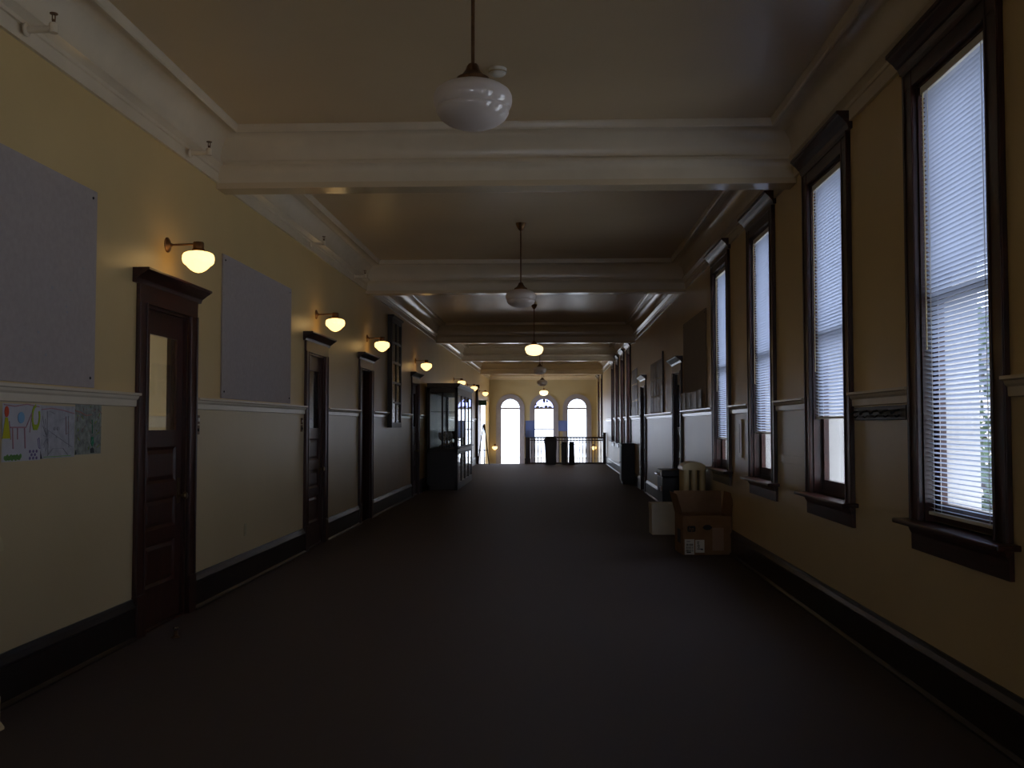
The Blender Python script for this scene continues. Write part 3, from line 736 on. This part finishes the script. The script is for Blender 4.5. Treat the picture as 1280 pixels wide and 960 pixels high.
for lo, hi in ((.12, .86), (.95, 2.24)):
    for k in range(nd):
        y0 = -L_+.07+k*dw; y1 = y0+dw; m = MB(); x0_, x1_ = W-.03, W+.004; f = .045
        m.box((x0_, y0+.004, lo+.004), (x1_, y0+f, hi-.004)); m.box((x0_, y1-f, lo+.004), (x1_, y1-.004, hi-.004)); m.box((x0_, y0+f, lo+.004), (x1_, y1-f, lo+f)); m.box((x0_, y0+f, hi-f), (x1_, y1-f, hi-.004))
        d = m.build('door', M['case'], t, bevel=.003)
        m = MB(); m.box((W-.016, y0+f, lo+f), (W-.012, y1-f, hi-f)); m.build('glass_pane', M['cglass'], d)
        m = MB(); m.lathe([(.006, 0), (.006, .012), (.014, .02), (.010, .03)], (W+.004, y1-.022, (lo+hi)/2), 12, axis='x'); m.build('knob', M['brass'], d)
for z in (1.38, 1.80):
    m = MB(); m.box((-W+.03, -L_+.08, z), (W-.06, L_-.08, z+.008)); m.build('glass_shelf', M['cglass'], t)
m = MB(); m.box((W-.02, -L_, .945), (W+.05, L_, .965)); m.build('ledge', M['case'], t, bevel=.004)
# trophies standing in the cabinet
trophy0 = None; q = random.Random(2)
spots = []
for k, yy_ in enumerate((22.85, 23.35, 23.9, 24.5, 25.1, 25.7, 26.25)): spots.append((cx0+.33+.08*math.sin(k*2.1), yy_, .95, 1.+.12*math.sin(k*1.7)))
spots = [(a, b, c, min(d, 1.05)) for a, b, c, d in spots]
tl = ['nearest the glass end', 'second from the glass end', 'third from the glass end', 'in the middle of the row', 'fifth from the glass end', 'sixth from the glass end', 'farthest from the glass end']
for (x, y, z, s), l in zip(spots, tl):
    lab = 'dull metal trophy cup on the cabinet\'s middle deck, ' + l
    if trophy0 is None:
        trophy0 = thing('trophy_cup', lab, 'trophy', (x, y, z+.001), group='trophies in the display cabinet')
        m = MB(); m.box((-.07, -.07, 0), (.07, .07, .07)); m.build('plinth', M['case'], trophy0, bevel=.006)
        m = MB(); m.lathe([(.05, .07), (.045, .085), (.018, .10), (.014, .16), (.03, .175), (.075, .22), (.095, .29), (.092, .36), (.098, .372), (.088, .37), (.07, .30), (.03, .22), (.004, .205)], seg=28, caps=False); m.build('cup', M['bronze'], trophy0, smooth=True)
        for sy in (-1, 1):
            m = MB(); m.tube([(0, sy*.09, .34), (0, sy*.135, .345), (0, sy*.15, .30), (0, sy*.125, .25), (0, sy*.082, .235)], .007, 8); m.build('handle', M['bronze'], trophy0)
    else:
        c = copy_tree(trophy0); c.location = (x, y, z+.001); c.scale = (s, s, s); c['label'] = lab

# ------------------------------------------------------------------ radiators
def radiator(label, x0, x1, y0, y1, ztop, ncol, group):
    t = thing('radiator', label, 'radiator', ((x0+x1)/2, (y0+y1)/2, 0), group=group)
    wd = x1-x0; L = y1-y0; nsec = max(3, int(L/.085)); sec = L/nsec; r = wd/ncol/2*.80
    for k in range(nsec):
        yc = -L/2+sec*(k+.5); m = MB(); st = sec*.46
        for j in range(ncol):
            xc = -wd/2 + wd*(j+.5)/ncol; pts = []
            m.add(*[(lambda R, hh: ([(xc+R*math.cos(2*PI*i/12), yc+st*math.sin(2*PI*i/12)*.9, z) for z in (.10, ztop-.07) for i in range(12)], [(i, (i+1) % 12, 12+(i+1) % 12, 12+i) for i in range(12)]))(r, 0)][0])
        # rounded head and foot loaf joining the columns
        n = 14; head = []
        for i in range(n+1):
            a = PI*i/n; head.append((wd/2*math.cos(a), ztop-.085+.085*math.sin(a)))
        m.prism(head + [(-wd/2, ztop-.105), (wd/2, ztop-.105)], 'y', yc-st, yc+st)
        m.prism([(-wd/2, .16), (-wd/2, .10), (-wd/2+.03, .075), (wd/2-.03, .075), (wd/2, .10), (wd/2, .16)], 'y', yc-st, yc+st)
        if k in (0, nsec-1):
            for s in (-1, 1):
                m.prism([(s*(wd/2-.045), .12), (s*(wd/2), .12), (s*(wd/2), .04), (s*(wd/2+.022), .012), (s*(wd/2+.022), 0), (s*(wd/2-.03), 0), (s*(wd/2-.035), .05)], 'y', yc-st, yc+st)
        m.build('section', M['cream'], t, smooth=True, bevel=.0)
    m = MB(); m.cyl((wd/2-.06, -L/2-.02, .12), (wd/2-.06, L/2+.02, .12), .018, 10); m.build('connecting_pipe', M['cream'], t, smooth=True)
    return t
radiator('cream cast-iron radiator behind the cardboard box', 1.71, 2.03, 13.05, 13.5, 1.01, 3, 'radiators')
radiator('cream radiator cut off at the lower left edge of view', -2.90, -2.725, 3.4, 4.82, .98, 3, 'radiators')

# ------------------------------------------------------------------ cardboard box (rotated slightly)
def text_mesh(s, size):
    cu = D.curves.new('tmp', 'FONT'); cu.body = s; cu.size = size; cu.align_x = 'CENTER'; cu.align_y = 'CENTER'; cu.extrude = .0004
    o = D.objects.new('tmp', cu); COL.objects.link(o); bpy.context.view_layer.update()
    me = D.meshes.new_from_object(o.evaluated_get(bpy.context.evaluated_depsgraph_get())); D.objects.remove(o)
    return [tuple(v.co) for v in me.vertices], [tuple(p.vertices) for p in me.polygons]
BW, BD, BH = .57, .47, .45
t = thing('cardboard_box', 'open brown cardboard box with white shipping labels on the carpet', 'box', (1.775, 11.74, 0), math.radians(4))
m = MB(); th_ = .006
m.box((-BW/2, -BD/2, 0), (BW/2, BD/2, th_)); m.box((-BW/2, -BD/2, 0), (BW/2, -BD/2+th_, BH)); m.box((-BW/2, BD/2-th_, 0), (BW/2, BD/2, BH)); m.box((-BW/2, -BD/2, 0), (-BW/2+th_, BD/2, BH)); m.box((BW/2-th_, -BD/2, 0), (BW/2, BD/2, BH))
m.build('carton', M['card'], t)
m = MB(); m.add([(-BW/2, BD/2-th_, BH), (BW/2, BD/2-th_, BH), (BW/2, BD/2+.05, BH+.255), (-BW/2, BD/2+.05, BH+.255), (-BW/2, BD/2, BH), (BW/2, BD/2, BH), (BW/2, BD/2+.056, BH+.255), (-BW/2, BD/2+.056, BH+.255)], [(0,1,2,3),(4,5,6,7),(0,1,5,4),(3,2,6,7),(0,3,7,4),(1,2,6,5)]); m.build('back_flap', M['cardin'], t)
for s, nm in ((-1, 'side_flap'), (1, 'side_flap')):
    m = MB(); o_ = .065 if s < 0 else .03; m.add([(s*BW/2, -BD/2, BH), (s*BW/2, BD/2, BH), (s*(BW/2+o_), BD/2, BH+.255), (s*(BW/2+o_), -BD/2+.02, BH+.25), (s*(BW/2-th_), -BD/2, BH), (s*(BW/2-th_), BD/2, BH), (s*(BW/2+o_-th_), BD/2, BH+.255), (s*(BW/2+o_-th_), -BD/2+.02, BH+.25)], [(0,1,2,3),(4,5,6,7),(0,1,5,4),(3,2,6,7),(0,3,7,4),(1,2,6,5)]); m.build(nm, M['cardin'], t)
m = MB(); m.add([(-BW/2, -BD/2+th_, BH), (BW/2, -BD/2+th_, BH), (BW/2, -BD/2+.02, BH-.2), (-BW/2, -BD/2+.02, BH-.2), (-BW/2, -BD/2+.002+th_, BH), (BW/2, -BD/2+.002+th_, BH), (BW/2, -BD/2+.026, BH-.2), (-BW/2, -BD/2+.026, BH-.2)], [(0,1,2,3),(4,5,6,7),(0,1,5,4),(3,2,6,7)]); m.build('front_flap', M['cardin'], t)
def front(m, x0, x1, z0, z1, mi=0, d=.0015): m.box((x0, -BD/2-d, z0), (x1, -BD/2, z1), mi)
# box front marks: photo fractions of the face
fx = lambda u: -BW/2+BW*u
fz = lambda v: BH*(1-v)
for (u0, u1, v0, v1) in ((.035, .23, .60, .99), (.25, .435, .615, .94)):
    m = MB(); front(m, fx(u0), fx(u1), fz(v1), fz(v0)); lb = m.build('shipping_label', M['sticker'], t)
    m = MB(); q = random.Random(int(u0*100))
    ww = fx(u1)-fx(u0); z = fz(v0)-.02
    if u0 < .1:
        for k in range(3):
            for j in range(9):
                xx = fx(u0)+ww*(.12+.085*j); front(m, xx, xx+ww*q.choice([.02, .04, .06]), z-.055-.033*k, z-.03-.033*k, 0, .0021)
        front(m, fx(u0)+ww*.2, fx(u0)+ww*.6, z-.008, z-.002, 0, .0021); front(m, fx(u0)+ww*.2, fx(u0)+ww*.65, fz(v1)+.02, fz(v1)+.032, 0, .0021)
    else:
        for k, (a, b) in enumerate(((.2,.45),(.2,.4),(.25,.45),(.2,.5),(.3,.45),(.2,.6))): front(m, fx(u0)+ww*a, fx(u0)+ww*b, z-.016*k-.008, z-.016*k, 0, .0021)
        front(m, fx(u0)+ww*.6, fx(u0)+ww*.85, fz(v1)+.03, fz(v1)+.045, 0, .0021)
    m.build('printing', M['ink'], lb)
m = MB(); front(m, fx(.60), fx(.83), fz(.89), fz(.31)); m.build('document_pouch', M['pouch'], t)
# printed logo: rounded black block with two card-coloured letters, and a dark oval mark
m = MB(); lx, lz = fx(.175), fz(.335); hw_, hh_ = .047, .034; rr_ = .016; pts = []
for cx_, cz_, a0 in ((hw_-rr_, hh_-rr_, 0), (-hw_+rr_, hh_-rr_, PI/2), (-hw_+rr_, -hh_+rr_, PI), (hw_-rr_, -hh_+rr_, 1.5*PI)):
    for k in range(6): a = a0+PI/2*k/5; pts.append((lx+cx_+rr_*math.cos(a), lz+cz_+rr_*math.sin(a)))
m.prism(pts, 'y', -BD/2-.0012, -BD/2)
lg = m.build('printed_logo', M['ink'], t)
vs, fs = text_mesh('hp', .062)
m = MB(); m.add([(lx+x*1.0+y*.15, -BD/2-.0013-z, lz+y-.0) for x, y, z in vs], fs); m.build('letters', M['card'], lg)
m = MB(); ox, oz = fx(.50), fz(.30); m.prism([(ox+.052*math.cos(2*PI*k/24)*(1+.08*math.cos(6*PI*k/12)), oz+.03*math.sin(2*PI*k/24)) for k in range(24)], 'y', -BD/2-.0012, -BD/2); m.build('printed_mark', M['ink'], t)
m = MB(); m.box((-BW/2-.0015, -.10, .12), (-BW/2, .08, .28)); m.build('side_printing', M['ink'], t)

# white carton beside it
t = thing('white_carton', 'closed white carton on the carpet left of the brown box', 'box', (1.53, 13.9+.0, 0), math.radians(2))
m = MB(); m.box((-.165, -.16, 0), (.165, .16, .415)); m.build('carton', M['white'], t, bevel=.004)
m = MB(); m.box((-.17, -.165, .34), (.17, .165, .425)); m.build('lid', M['white'], t, bevel=.004)
t.location = (1.522, 13.74, 0)

# black wheeled case behind the radiator
t = thing('black_case', 'black upright case with metal latches beyond the radiator', 'case', (1.785, 14.29, 0))
m = MB(); m.box((-.235, -.33, .05), (.215, .33, .76)); m.build('body', M['black'], t, bevel=.012)
m = MB(); m.box((-.245, -.34, .765), (.225, .34, .86)); m.build('lid', M['black'], t, bevel=.015)
for z in (.60, .815):
    m = MB(); m.box((-.262, -.325, z-.035), (-.236, -.265, z+.035)); m.build('latch', M['chrome'], t, bevel=.004)
m = MB(); m.tube([(-.246, -.12, .80), (-.285, -.12, .80), (-.285, .12, .80), (-.246, .12, .80)], .011, 8); m.build('handle', M['chrome'], t)
for sx in (-.18, .16):
    for sy in (-.27, .27):
        m = MB(); m.lathe([(.024, -.014), (.026, -.01), (.026, .01), (.024, .014)], (sx, sy, .026), 14, axis='y'); m.box((sx-.012, sy-.016, .026), (sx+.012, sy+.016, .055)); m.build('caster', M['ink'], t)

# low dark cabinet at the right wall before the far windows
t = thing('low_cabinet', 'low dark wooden cabinet against the right wall beyond the far door', 'cabinet', (1.915, 25.3, 0))
m = MB(); m.box((-.155, -.30, .06), (.165, .30, 1.0)); m.box((-.14, -.29, 0), (.15, .29, .06)); m.build('carcass', M['case'], t, bevel=.004)
m = MB(); m.box((-.175, -.32, 1.0), (.165, .32, 1.03)); m.build('top', M['case'], t, bevel=.005)
for s in (-1, 1):
    m = MB(); m.box((-.17, s*.008, .09), (-.156, s*.285, .97)); d = m.build('door', M['case'], t, bevel=.003)
    m = MB(); m.lathe([(.006, 0), (.012, -.015), (.009, -.024)], (-.17, s*.04, .55), 10, axis='x'); m.build('knob', M['brass'], d)

# ------------------------------------------------------------------ sheets pinned to the right wall
def pins(name, y0, y1, z0, z1, nc, nr, label, group, seed, cat='paper', dx=.012):
    q = random.Random(seed); cw, chh = (y1-y0)/nc, (z1-z0)/nr
    row = {0: 'bottom row', nr-1: 'top row'}; oc = ['first', 'second', 'third', 'fourth', 'fifth']
    for r in range(nr):
        for c in range(nc):
            y = y0+cw*(c+.5); z = z0+chh*(r+.5); hw_ = cw*.5*q.uniform(.80, .96); hh_ = chh*.5*q.uniform(.86, .97); tl_ = q.uniform(-.03, .03)
            m = MB(); N = 5; cu = q.uniform(.004, .018); vs = []; 
            for i in range(N+1):
                a = -1+2*i/N
                for zz in (-hh_, hh_):
                    for k in (0, 1): vs.append((-.002-cu*a*a-.0012*k, a*hw_+tl_*zz, zz))
            fs = []
            for i in range(N):
                b = i*4; fs += [(b, b+2, b+6, b+4), (b+1, b+3, b+7, b+5), (b, b+1, b+5, b+4), (b+2, b+3, b+7, b+6)]
            m.add(vs, fs)
            rr2 = row.get(r, 'middle row') if nr > 1 else 'single row'
            o = m.build(name, M[q.choice(['sheetA', 'sheetA', 'sheetB'])], loc=(XR-dx, y, z))
            tag(o, label % (rr2, oc[c]), cat, group)
t = thing('pin_board', 'dark wooden pin board behind the sheets between the two right doors', 'board', (XR-.003, 19.65, 1.73))
m = MB(); m.box((-.010, -1.14, 0), (0, 1.14, 1.03)); m.build('panel', M['boardd'], t)
m = MB(); m.box((-.03, -1.19, 0), (0, -1.14, 1.15)); m.build('edge_post', M['wood'], t, bevel=.003)
pins('pinned_sheet', 18.54, 20.76, 1.74, 2.74, 4, 3, 'dark sheet pinned between the two right doors, %s, %s from the nearer door', 'sheets between the right doors', 11)
pins('leaning_print', 13.6, 15.75, 1.72, 2.0, 4, 1, 'small grey print on the right chair rail, %.0s%s from the window', 'prints on the chair rail', 21, 'print', .026)
pins('hanging_poster', 23.95, 25.75, 1.70, 2.92, 2, 3, 'grey poster past the farther right door, %s, %s from that door', 'posters past the far right door', 31, 'poster', .0)

# ------------------------------------------------------------------ stair-head railing and what stands by it
t = thing('stair_railing', 'dark wooden railing with balusters across the stair head', 'railing', (.55, YF-.06, 0))
xa, xb = -1.48, XR-.55-.02
m = MB(); m.prism([(-.035, .98), (.035, .98), (.045, 1.01), (.03, 1.04), (-.03, 1.04), (-.045, 1.01)], 'x', xa, xb); m.build('handrail', M['woodx'], t)
m = MB(); m.box((xa, -.035, .0), (xb, .035, .06)); m.build('bottom_rail', M['woodx'], t)
m = MB(); m.box((xa-.09, -.09, 0), (xa+.09, .09, 1.12)); m.box((xa-.115, -.115, 0), (xa+.115, .115, .22)); m.box((xa-.115, -.115, 1.12), (xa+.115, .115, 1.16)); m.lathe([(.05, 1.16), (.085, 1.20), (.09, 1.24), (.06, 1.29), (.01, 1.31)], (xa, 0, 0), 16); m.build('newel_post', M['wood'], t, bevel=.004)
m = MB(); m.box((xb-.12, -.06, 0), (xb, .06, 1.16)); m.box((xb-.13, -.07, 1.16), (xb+.01, .07, 1.20)); m.build('wall_post', M['wood'], t, bevel=.004)
nb = 24
for k in range(nb):
    x = xa+.16+(xb-xa-.36)*k/(nb-1); m = MB(); m.lathe([(.016, .06), (.016, .2), (.022, .22), (.013, .26), (.021, .5), (.013, .78), (.022, .82), (.016, .84), (.016, .985)], (x, 0, 0), 8); m.build('baluster', M['wood'], t)
m = MB(); m.box((xa+.09, -.018, .885), (xb-.12, .018, .925)); m.build('lower_handrail', M['woodx'], t)
def bin_(label, x, w, h, taper, mm):
    t = thing('waste_bin', label, 'bin', (x, YF-.45, 0), group='bins at the stair head')
    a, b = w/2*taper, w/2
    m = MB(); m.add([(-a,-a,0),(a,-a,0),(a,a,0),(-a,a,0),(-b,-b,h*.86),(b,-b,h*.86),(b,b,h*.86),(-b,b,h*.86)], [(0,3,2,1),(4,5,6,7),(0,1,5,4),(1,2,6,5),(2,3,7,6),(3,0,4,7)]); m.build('tub', mm, t, bevel=.02)
    m = MB(); m.box((-b-.02, -b-.02, h*.86), (b+.02, b+.02, h*.90)); m.prism([(-b, h*.90), (b, h*.90), (b*.8, h), (-b*.8, h)], 'y', -b, b); m.build('lid', mm, t, bevel=.012)
    m = MB(); m.box((-b*.6, -b-.012, h*.905), (b*.6, -b*.98, h*.97)); m.build('swing_flap', M['ink'], t)
bin_('large dark waste bin standing in the middle of the stair railing', -.05, .48, 1.06, .80, M['steel'])
bin_('narrow dark bin just right of the large bin', .455, .22, .86, .9, M['steel'])
bin_('slim brown bin beside the narrow dark bin', .745, .20, .86, 1.15, M['case'])
def notice(label, x, w, z0, z1):
    t = thing('notice_panel', label, 'sign', (x, YF-.26, 0), group='blue panels at the stair railing')
    m = MB(); m.box((-w/2, -.008, z0), (w/2, .008, z1)); m.build('panel', M['bluep'], t, bevel=.002)
    for s in (-1, 1):
        m = MB(); m.cyl((s*w*.4, .012, 0), (s*w*.4, .012, z1-.05), .01, 8); m.box((s*w*.4-.06, -.05, 0), (s*w*.4+.06, .05, .012)); m.build('leg', M['steel'], t)
notice('pale blue notice panel beside the newel post', -.84, .36, 1.02, 1.66)
notice('smaller pale blue notice panel behind the narrow dark bin', .42, .36, 1.26, 1.66)

# exit sign and easel by the left wall
t = thing('exit_sign', 'small green exit sign jutting from the left wall by the stairs', 'sign', (-2.72, 38.3, 2.36))
m = MB(); m.box((-.17, -.025, -.10), (.17, .025, .10)); m.build('case', M['exitg'], t, bevel=.004)
m = MB(); m.box((-.21, -.012, -.02), (-.17, .012, .02)); m.build('bracket', M['steel'], t)
vs, fs = text_mesh('EXIT', .13); m = MB(); m.add([(x, -.0255-z, y) for x, y, z in vs], fs); m.build('lettering', M['exitw'], t)
t = thing('easel', 'dark wooden easel leaning at the stair head below the exit sign', 'easel', (-2.58, 37.35, 0))
for a, b in (((-.22, -.16, 0), (-.03, .0, 1.55)), ((.20, -.16, 0), (.01, .0, 1.55)), ((-.01, .30, 0), (-.01, .03, 1.5))):
    m = MB(); m.cyl(a, b, .022, 6); m.build('leg', M['case'], t)
m = MB(); m.box((-.19, -.17, .52), (.17, -.09, .55)); m.build('tray', M['case'], t)

# ------------------------------------------------------------------ outside
m = MB(); m.box((-120, -80, -5.2), (120, 200, -5)); tag(m.build('ground_outside', M['ground']), 'pale sunlit pavement outside below the windows', 'ground', kind='structure')
t = thing('neighbour_house', 'white clapboard house outside, glimpsed through the window blinds', 'house', (13., 36., -5))
m = MB(); z = 0
m.box((0.02, -13, 0), (9, 40, 8.6))
while z < 8.55:
    m.prism([(-.02, z), (.02, z), (.02, z+.2), (.0, z+.2)], 'y', -13, 40); z += .2
m.build('siding', M['siding'], t)
m = MB(); m.prism([(-.6, 8.5), (9.6, 8.5), (4.5, 11.2)], 'y', -13.6, 40.6); m.build('roof', M['roof'], t)
for k, y in enumerate((-9, -5, -1, 3, 7, 12, 17, 24)):
    m = MB(); m.box((-.06, y-.55, 5.2), (.0, y+.55, 7.3)); w = m.build('window', M['siding'], t)
    m = MB(); m.box((-.07, y-.42, 5.32), (-.055, y+.42, 7.18)); m.build('pane', M['roof'], w)
def tree(x, y, h, r, label, seed, nleaf=1500):
    q = random.Random(seed); t = thing('leafy_tree', label, 'tree', (x, y, -5), group='trees outside')
    m = MB(); m.cyl((0,0,0), (.15,.1,h*.55), .22, 10, r2=.12)
    for k in range(7):
        a = k*2.4; z = h*(.35+.07*k); m.cyl((.1,.06,z), (math.cos(a)*r*.7, math.sin(a)*r*.7, z+h*.22), .07, 7, r2=.02)
    m.build('trunk', M['bark'], t)
    m = MB()
    for k in range(nleaf):
        while True:
            p = Vector((q.uniform(-1,1), q.uniform(-1,1), q.uniform(-1,1)))
            if .35 < p.length < 1: break
        c = Vector((p.x*r, p.y*r, h*.68+p.z*h*.34)); s = q.uniform(.10, .22)
        u = Vector((q.gauss(0,1), q.gauss(0,1), q.gauss(0,1))).normalized(); v = u.orthogonal().normalized()
        m.quad(c-u*s, c-v*s*.5, c+u*s, c+v*s*.5)
    m.build('crown', M['leaf'], t)
tree(9.8, 22.6, 9.4, 1.7, 'leafy tree outside the nearest window, seen through its blind', 5, 1300)
tree(8.4, 19.2, 6.2, 1.1, 'small leafy tree outside the nearest window, low in its lower sash', 8, 800)

# ------------------------------------------------------------------ light: overcast-bright sky, low sun from the left, portals at the openings
w = D.worlds.new('sky'); SC.world = w; w.use_nodes = True
bg = w.node_tree.nodes['Background']
SKY = 4.2
bg.inputs['Color'].default_value = (.80, .90, 1.10, 1); bg.inputs['Strength'].default_value = SKY
sun = D.lights.new('sun', 'SUN'); sun.energy = 2.2; sun.angle = .01; sun.color = (1, .95, .86)
so = D.objects.new('sun', sun); COL.objects.link(so); so.rotation_euler = Vector((.55, .22, -.80)).to_track_quat('-Z', 'Y').to_euler()
def portal(loc, rot, sx, sy):
    l = D.lights.new('window_portal', 'AREA'); l.shape = 'RECTANGLE'; l.size = sx; l.size_y = sy; l.cycles.is_portal = True
    o = D.objects.new('window_portal', l); COL.objects.link(o); o.location = loc; o.rotation_euler = rot
for nr in NEAR+FAR+HALL+BACKW: portal((XR+.36, wc(nr), (WZ0+WZ1)/2), (0, PI/2, 0), WZ1-WZ0, WIN_W)
for cx in EWX: portal((cx, YE+.32, (EZB+EZS+EWR)/2), (-PI/2, 0, 0), 2*EWR, EZS+EWR-EZB)
for a, b in BW3: portal(((a+b)/2, YB-.32, sum(BWZ)/2), (PI/2, 0, 0), b-a, BWZ[1]-BWZ[0])
portal((-7.22, 7.4, 2.1), (0, -PI/2, 0), 2.4, 4.4)
portal((XL-.66, (HW[0]+HW[1])/2, (HW[2]+HW[3])/2), (0, -PI/2, 0), HW[3]-HW[2], HW[1]-HW[0])

# ------------------------------------------------------------------ camera
f = 1230.; VX, VY = 690., 531.
th = math.atan((VY-480)/f); ps = math.atan((VX-640)/f*math.cos(th))
cam = D.cameras.new('camera'); co = D.objects.new('camera', cam); COL.objects.link(co)
cam.sensor_width = 36; cam.lens = f/1280*36; cam.clip_start = .05; cam.clip_end = 500
co.location = (0, 0, 1.5); co.rotation_euler = (PI/2+th, 0, ps)
SC.camera = co

vs_ = SC.view_settings
vs_.view_transform = 'Standard'; vs_.look = 'None'; vs_.gamma = 1; vs_.exposure = 0; vs_.use_curve_mapping = False
SC.cycles.use_denoising = True
SC.cycles.max_bounces = 10; SC.cycles.diffuse_bounces = 6; SC.cycles.glossy_bounces = 4; SC.cycles.transparent_max_bounces = 24
SC.cycles.sample_clamp_indirect = 6
SC.cycles.caustics_reflective = False; SC.cycles.caustics_refractive = False
